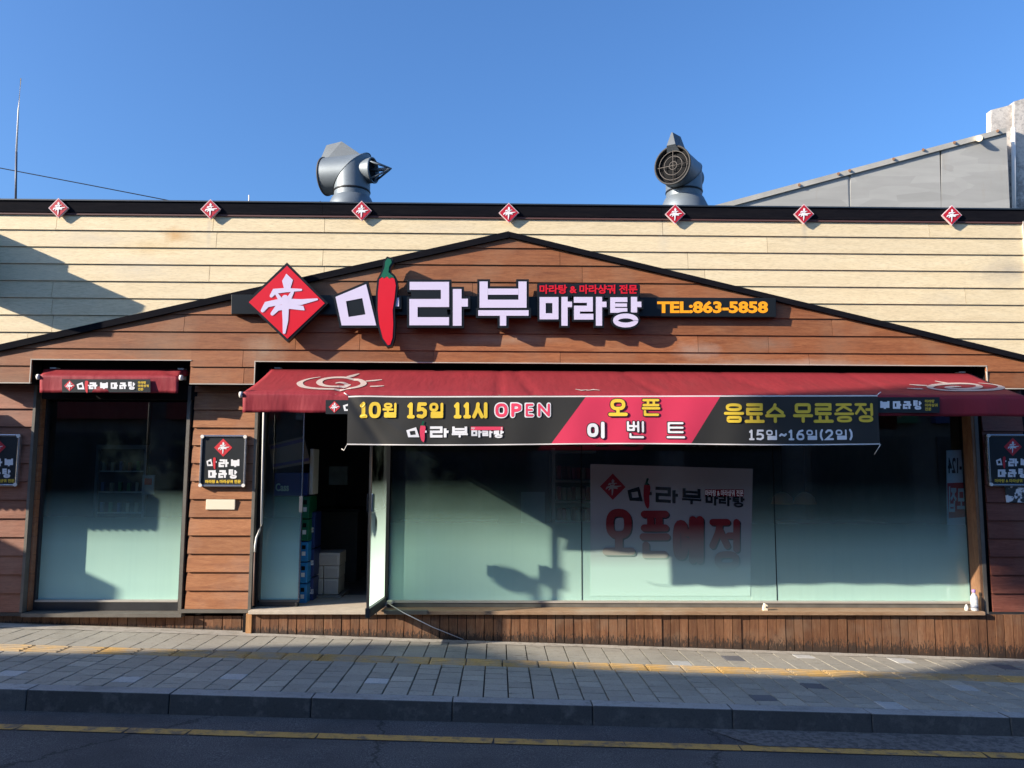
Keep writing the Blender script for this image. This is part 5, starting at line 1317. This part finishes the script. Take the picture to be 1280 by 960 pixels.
# =================================================================== ROOF VENTILATORS
M['fin_metal'] = plain('fin_shade_steel', (.085, .10, .115), .6, metal=.1, var=.3, nscale=4); M['vent_dark'] = plain('sooty_metal', (.035, .032, .030), .7); M['vent_grille'] = plain('grille_metal', (.10, .085, .075), .6)  # fin steel darkened in colour to offset the direct sun on it
def vent(cpx, base_py, Y, ang, label):
    c = P(cpx, base_py, Y); e_ = empty('roof_ventilator', c, label, 'ventilator', 'roof ventilators')
    u = (P(cpx+1, 220, Y)-P(cpx, 220, Y)).length                      # metres per photo pixel there
    r = 22.3*u; A = Vector((math.cos(ang), math.sin(ang), 0)); B = Vector((-math.sin(ang), math.cos(ang), 0)); Z = Vector((0, 0, 1)); n = 36
    zb, zc1, zc0_ = 0, 24*u, 0
    zc_ = 46*u                                                         # elbow centre above the base
    def pt(s, t, z): return c+A*s+B*t+Z*z
    def rings(fs, mat, name, cap0=False, cap1=False, parent=e_):
        m = MB(); bs = []
        for f in fs:
            b = len(m.v); bs.append(b)
            for k in range(n): m.v.append(tuple(f(2*math.pi*k/n)))
        for i in range(len(bs)-1):
            for k in range(n): m.f.append([bs[i]+k, bs[i]+(k+1) % n, bs[i+1]+(k+1) % n, bs[i+1]+k]); m.sm.append(True)
        if cap0: m.f.append([bs[0]+k for k in reversed(range(n))]); m.sm.append(False)
        if cap1: m.f.append([bs[-1]+k for k in range(n)]); m.sm.append(False)
        return m.build(name, mat, parent)
    circ = lambda rr, z: (lambda a: pt(rr*math.cos(a), rr*math.sin(a), z))
    rings([circ(30*u, -8*u), circ(29*u, 3*u), circ(24*u, 14*u), circ(23*u, 15*u)], M['steel'], 'flared_base')
    rings([circ(22*u, 13*u), circ(22*u, 22.4*u)], M['steel'], 'collar')
    rings([circ(22.6*u, 21.6*u), circ(22.9*u, 22.2*u), circ(22.9*u, 23.4*u), circ(22.3*u, 24*u)], M['black'], 'seam_ring')
    vx = lambda a: pt(r*math.cos(a), r*math.sin(a), zc_+r*math.cos(a)*1.05)
    rings([circ(r, 23.6*u), vx], M['steel'], 'stack_pipe')
    rr2 = lambda a: pt(r*1.012*math.cos(a)+.4*u, r*1.012*math.sin(a), zc_+r*1.0*math.cos(a)*1.06+.5*u); rr3 = lambda a: pt(r*1.015*math.cos(a)-1.0*u, r*1.015*math.sin(a), zc_+r*1.0*math.cos(a)*1.06-.1*u)
    rings([rr2, rr3], M['black'], 'mitre_seam')
    L = 36*u
    te = lambda s, k=1.0: (lambda a: pt(s, r*k*math.sin(a), zc_+r*k*math.cos(a)*1.05-.0*u))
    rings([vx, te(-L*.97), te(-L)], M['steel'], 'tail_pipe')
    rings([te(-L, 1.0), te(-L-.2*u, 1.04), te(-L-2*u, 1.04), te(-L-2*u, .96), te(-L+4*u, .95)], M['vent_dark'], 'tail_rim')
    rings([te(-L+5*u, .95), te(-L+5.2*u, .94)], M['void'], 'dark_throat', True, True)
    m = MB()
    for k_ in (.22, .52, .80):
        pts = [pt(-L+1*u, r*k_*math.sin(2*math.pi*i/28), zc_+r*k_*math.cos(2*math.pi*i/28)) for i in range(29)]; m.tube(pts, .5*u, 5)
    m.tube([pt(-L+.8*u, -r*.94, zc_), pt(-L+.8*u, r*.94, zc_)], .5*u, 5); m.tube([pt(-L+.8*u, 0, zc_-r*.94), pt(-L+.8*u, 0, zc_+r*.94)], .5*u, 5)
    m.build('grille', M['vent_grille'], e_)
    # weather fin: a hollow ridge on top of the tail
    prof = [(15*u, 21*u), (-15*u, 43*u), (-37*u, 41*u), (-41*u, 24*u), (-34*u, 17.5*u)]
    m = MB(); hw = [3*u, 2.5*u, .8*u, 5.5*u, 8*u]; a_ = [pt(s, -w, zc_+z) for (s, z), w in zip(prof, hw)]; b2_ = [pt(s, w, zc_+z) for (s, z), w in zip(prof, hw)]
    m.poly(a_); m.poly(b2_[::-1])
    for i in range(5): j = (i+1) % 5; m.poly([a_[j], a_[i], b2_[i], b2_[j]])
    m.build('fin', M['fin_metal'], e_)
    # nose: short pipe and open cone of rods
    zn = zc_+2*u; rn = 15.5*u
    ne = lambda s, k=1.0: (lambda a: pt(s, rn*k*math.sin(a), zn+rn*k*math.cos(a)))
    rings([ne(8*u), ne(26*u), ne(27*u, 1.04), ne(29*u, 1.04), ne(29*u, .95), ne(24*u, .93)], M['steel'], 'nose_pipe')
    rings([ne(24.2*u, .93), ne(24.0*u, .9)], M['void'], 'dark_throat', True, True)
    for k in range(4):
        a0 = math.pi*2*k/4+.5
        m = MB(); m.tube([pt(28*u, rn*.95*math.sin(a0), zn+rn*.95*math.cos(a0)), pt(50*u, 1.5*u*math.sin(a0), zn+1.5*u*math.cos(a0))], [1.4*u, 1.1*u], 6); m.build('nose_rod', M['steel'], e_)
    m = MB(); m.tube([pt(26*u, 0, zn), pt(49*u, 0, zn), pt(53*u, 0, zn)], [2.2*u, 2.4*u, .8*u], 10); m.build('nose_tip', M['steel'], e_)
    return e_
vent(439.5, 262, .9, math.radians(-16), 'left steel roof ventilator with its pointed nose to the right')
vent(855.5, 263, .9, math.radians(56), 'right steel roof ventilator showing its round dark grille')

# =================================================================== behind the shop: grey wall, white block, antennas, cable
gw = empty('grey_wall', (PX(1100, 265, 3.2), 3.2, 3.0), 'sloping grey rendered wall rising to the right behind the roof', 'wall')
YW = 3.2
top = lambda x: 258.5+(160.5-258.5)*(x-890)/(1257-890)
segs = [(800, 1060), (1063.5, 1175), (1177, 1258)]
for a, b in segs:
    m = MB(); m.prism([tuple(P(a, 300, YW).xz), tuple(P(b+(6 if b > 1250 else 2.5), 300, YW).xz), tuple(P(b-(.6 if b < 1250 else 0), top(b)+6, YW).xz), tuple(P(a-.3, top(a)+6, YW).xz)], YW, YW+.2)
    m.build('wall_panel', M['grey_panel'], gw)
m = MB(); m.prism([tuple(P(800, top(800)+5.5, YW-.03).xz), tuple(P(1258, top(1258)+5.5, YW-.03).xz), tuple(P(1258, top(1258)-1, YW-.03).xz), tuple(P(800, top(800)-1, YW-.03).xz)], YW-.03, YW+.3)
m.build('coping', plain('grey_coping', (.40, .38, .34), .7, var=.3, nscale=4), gw)
m = MB(); m.prism([tuple(P(1060.2, 300, YW).xz), tuple(P(1063.3, 300, YW).xz), tuple(P(1063, top(1062)+7, YW).xz), tuple(P(1060, top(1060)+7, YW).xz)], YW+.02, YW+.1); m.build('joint_strip', plain('pale_strip', (.50, .49, .45), .7), gw)
m = MB(); m.prism([tuple(P(1174.5, 300, YW).xz), tuple(P(1178.5, 300, YW).xz), tuple(P(1177, top(1177)+7, YW).xz), tuple(P(1174, top(1174)+7, YW).xz)], YW+.02, YW+.1); m.build('joint_strip', M['void'], gw)
for xr, yr in ((999, 231), (1048, 217), (1062, 213), (1117, 198.5), (1154, 187), (1193, 178), (1247, 163.5)):
    m = MB(); m.tube([P(xr, yr, YW-.05), P(xr, yr, YW-.03)], .020, 8); m.build('rusty_bolt', plain('rust', (.22, .11, .06), .8), gw)
m = MB(); m.tube([P(1224, 173, YW-.10), P(1224, 173, YW)], .045, 12); m.build('pipe_stub', M['plate'], gw)
wb = empty('white_building', (PX(1300, 200, 3.6), 4, 0), 'tall weathered white painted block behind the right end of the grey wall', 'building')
m = MB(); YQ = 3.55
a, b, c_, d_ = P(1239, 300, YQ), P(1239, 137.5, YQ), P(1264, 131, YQ), P(1264, 300, YQ)
m.prism([tuple(a.xz), tuple(d_.xz), tuple(c_.xz), tuple(b.xz)], YQ, YQ+.12); m.build('wall', M['peeled'], wb)
m = MB(); m.prism([tuple(P(1264.6, 300, YQ).xz), tuple(P(1420, 300, YQ).xz), tuple(P(1420, 84, YQ).xz), tuple(P(1264.6, 129, YQ).xz)], YQ-.06, YQ+.2); m.build('wall', M['peeled'], wb)
m = MB(); m.tube([P(1268, 300, YQ-.12), P(1266.5, 160, YQ-.12)], .03, 10); m.build('downpipe', M['white_pipe'], wb)
m = MB(); m.tube([P(19.5, 256, 4), P(20.5, 190, 4)], .016, 8); an = empty('antenna', P(19.5, 256, 4), 'tall thin two-part antenna mast above the roof at far left', 'antenna'); m.build('lower_mast', plain('dark_mast', (.10, .10, .12), .5), an)
m = MB(); m.tube([P(20.5, 189.8, 4), P(23, 138, 4), P(26, 98, 4)], [.014, .011, .008], 8); m.build('upper_whip', M['white_pipe'], an)
m = MB(); m.tube([P(311.3, 257, 3), P(311.3, 244, 3)], .010, 8); tag(m.build('antenna', M['white_pipe'], None), 'very short antenna stub above the fascia left of the first ventilator', 'antenna')
m = MB(); m.tube([P(-200, 170, 5), P(0, 210, 5), P(110, 231, 5), P(213, 251, 5), P(330, 272, 5)], .008, 6); tag(m.build('overhead_cable', M['black'], None), 'thin black cable sloping across the sky at far left', 'cable')
for k, pts in enumerate(([(399, 260), (402, 253), (400, 251.5)], [(424, 258), (470, 256.5), (500, 260)], [(518, 260), (521, 258), (524, 257)])):
    m = MB(); m.tube([P(x, y, .2) for x, y in pts], .005, 5)
    tag(m.build('loose_wire', M['black'], None), ('curled wire end left of the pointed ventilator', 'slack wire lying along the roof edge by the pointed ventilator', 'short wire sprig right of the pointed ventilator')[k], 'wire')

# =================================================================== the street behind and beside the camera (throws the shade)
def along(p, s): return p+Vector((-SH, -1, SV))*s
YO = -9.7                                         # face of the buildings opposite
sky_px = [(-60, 817), (60, 817), (200, 813), (350, 807), (480, 804), (600, 806), (690, 829), (800, 838), (950, 844), (1080, 847), (1130, 845), (1180, 834), (1225, 825)]
sk = []
for q in sky_px:
    g_ = G(*q); s_ = g_.y-YO; v = along(g_, s_); sk.append((v.x, v.z))
e1 = P(1280, 812, .1); v = along(e1, .1-YO); sk.append((v.x+.0, v.z)); sk.append((v.x+1.5, v.z+.3))
sk = [(sk[0][0]-8, sk[0][1])]+sk+[(sk[-1][0]+.5, 4.4), (40, 4.2)]
opp = empty('opposite_building', ((sk[0][0]+sk[-1][0])/2, YO-2, -.5), 'low row of shops across the street behind the viewer', 'building')
m = MB(); m.prism([(sk[0][0], -1.5)]+[(sk[-1][0], -1.5)]+sk[::-1], YO-5, YO); m.v = m.v
m.build('wall', M['far_wall'], opp)
wg = plain('far_window_glass', (.05, .07, .08), .1); wf_ = plain('far_shopfront', (.10, .10, .10), .5)
x = sk[0][0]+1
while x < sk[-1][0]-2:
    if x > -7 or True:
        o_ = bx((x, x+1.6, YO, YO+.04, 4.3, 5.6), 'window', M['edge'], opp) if x < sk[-4][0]-2 else bx((x, x+1.6, YO, YO+.04, 3.55, 4.0), 'window', M['edge'], opp); bx((x+.08, x+1.52, YO+.041, YO+.05, 4.38 if x < sk[-4][0]-2 else 3.6, 5.52 if x < sk[-4][0]-2 else 3.95), 'pane', wg, o_)
        o_ = bx((x-.3, x+2.0, YO, YO+.05, .1, 2.4), 'shopfront', wf_, opp); bx((x-.2, x+.8, YO+.051, YO+.06, .2, 2.3), 'pane', wg, o_); bx((x+.9, x+1.9, YO+.051, YO+.06, .2, 2.3), 'pane', wg, o_)
        bx((x-.4, x+2.1, YO+.0, YO+.2, 2.7, 3.4), 'shop_sign', plain('far_sign', random.choice(((.5, .08, .06), (.08, .30, .12), (.60, .58, .50), (.10, .14, .35))), .5), opp)
    x += 2.9
# unseen rooftop screen, added to shade the right end of the awning
ref = [(4.15, -.2), (4.35, -.6), (4.3, -.98), (9.5, -.98), (9.5, .40), (5.6, .33), (5.0, .38), (4.55, .1)]
YH = -7.0-2.9
hb_ = empty('rooftop_shade_screen', (-14, YH, 7), 'irregular unseen screen on posts across the street, added to shade the right end of the awning', 'shade screen')
pts = [(x-SH*(-YH), EYE+z+SV*(-YH)) for x, z in ref]
m = MB(); m.prism(pts, YH-.08, YH); m.build('panel', plain('shade_screen_grey', (.25, .25, .26), .6), hb_)
for q in (.3, 3.5, 6.5): m = MB(); xq = pts[0][0]+q+.3; m.box(xq-.03, xq+.03, YH-.2, YH-.1, 5.5, pts[0][1]-.2+.0); m.build('post', M['post'], hb_)
# neighbouring shop to the left, its awning with a scalloped edge, an added shade panel and a shade box
nb = empty('neighbour_shop', (-8, 1, 0), 'plain neighbouring shop wall to the left, outside the picture', 'building')
XN = XL-.02
m = MB(); m.box(XN-7, XN, .23, 3, -1, 4.4); m.build('wall', M['far_wall'], nb)
XA, YA = -5.30, -.39
zA0 = EYE+.70; zA1 = EYE+.52; zAv = EYE+.235
na = empty('neighbour_awning', (XA-1.5, 0, zA0), 'scalloped striped canopy of the neighbouring shop, outside the picture', 'awning')
m = MB(); m.hexa([(XA-3, YA, zA1-.01), (XA, YA, zA1-.01), (XA, .01, zA0-.01), (XA-3, .01, zA0-.01), (XA-3, YA, zA1), (XA, YA, zA1), (XA, .01, zA0), (XA-3, .01, zA0)]); m.build('canopy', M['awning'], na)
m = MB(); pts = [(XA, zA1), (XA-3, zA1)]; ns = 40
for i in range(ns*4+1):
    xq = XA-3+3*i/(ns*4); pts.append((xq, zAv-.034*abs(math.sin(math.pi*i/4))))
m.prism(pts, YA, YA+.004); m.build('valance', M['valance'], na)
m = MB(); m.poly([(XA, YA, zA1), (XA, YA, zAv), (XA, YA+.12, zAv+.02), (XA, YA+.45, zAv+.12), (XA, .0, zA0-.1), (XA, .0, zA0)]); m.build('side_flap', M['valance'], na)
XBs = -5.22
def inv(px, py):                                  # where a shadow edge on the wall comes from, on the plane X = XBs
    p = P(px, py, 0); s = (p.x-XBs)/SH; v = along(p, s); return (v.y, v.z)
bs = empty('shade_panel', (XBs, 0, 4), 'stepped unseen panel on the neighbouring shop, shaped to cast the shade band on the wall', 'sign')
pl = [inv(*q) for q in ((-25, 282), (88, 331), (89, 342), (186, 384), (184, 393), (147, 408), (146, 424), (124, 424), (80, 414), (0, 382), (-25, 371))]  # unseen panel, outline traced back from the shadow band it casts
m = MB(); n_ = len(pl); m.poly([(XBs, y, z) for y, z in pl]); m.poly([(XBs-.03, y, z) for y, z in pl[::-1]])
for i in range(n_): j = (i+1) % n_; m.poly([(XBs, *pl[i]), (XBs-.03, *pl[i]), (XBs-.03, *pl[j]), (XBs, *pl[j])])
m.build('panel', M['print_black'], bs)
m = MB(); m.box(XR+.006, XR+3, .21, 3, -1, 3.9); m.build('wall', M['void'], empty('right_neighbour', (XR+1.5, 1, 0), 'dark side wall of the next building at the right picture edge', 'building'))
# unseen box on posts, added to cast the low shade at the left
s_ = 2.2; tp = P(0, 713, YG); tr = P(150, 735, YGL); v1 = along(tr, s_+.2); zt_ = v1.z; gl_ = G(100, 794); zb_ = along(gl_, s_+(gl_.y-YG)).z
cb = empty('shade_box', (v1.x-.8, v1.y, 0), 'grey unseen box on posts beside the kerb, added to cast the low shade at the left', 'cabinet')
bx((v1.x-1.9, v1.x, v1.y, v1.y+.5, zb_, zt_), 'case', M['post'], cb)
for q in (-1.7, -.2): bx((v1.x+q-.03, v1.x+q+.03, v1.y+.2, v1.y+.26, zroad(v1.x)-.1, zb_-.001), 'post', M['post'], cb)
# convex road mirror on its pole, left of the frame
def onp(px, py, s, Y=YGL): return along(P(px, py, Y), s)
sp = 2.0
mp0 = onp(695.5, 720, sp)
mi = empty('road_mirror', (mp0.x, mp0.y, zroad(mp0.x)), 'round road mirror on a pole at the kerb, outside the picture', 'road mirror')
m = MB(); m.tube([(mp0.x, mp0.y, zroad(mp0.x)), (mp0.x, mp0.y, onp(695.5, 655, sp).z)], .017, 14); m.build('pole', M['post'], mi)
bxa = onp(680.5, 709, sp); bxb = onp(701, 735, sp); bx((bxa.x, bxb.x, mp0.y-.024, mp0.y-.018, bxb.z, bxa.z), 'sign_plate', M['post'], mi)
el = [onp(640+28*math.cos(t*math.pi/12)*.97-0, 725+15*math.sin(t*math.pi/12)+8.5*math.cos(t*math.pi/12)*.9-0, sp) for t in range(24)]
m = MB(); m.prism([(q.x, q.z) for q in el], mp0.y-.006, mp0.y+.004); m.build('mirror_disc', M['steel2'], mi)
q0, q1 = onp(664, 722, sp), onp(676, 752, sp); bx((q0.x, q1.x, mp0.y-.004, mp0.y+.004, q1.z, q0.z), 'bracket', M['post'], mi)
q0, q1 = onp(664, 728, sp), onp(696, 732, sp); bx((q0.x, q1.x, mp0.y-.004, mp0.y+.004, q1.z, q0.z), 'bracket_arm', M['post'], mi)
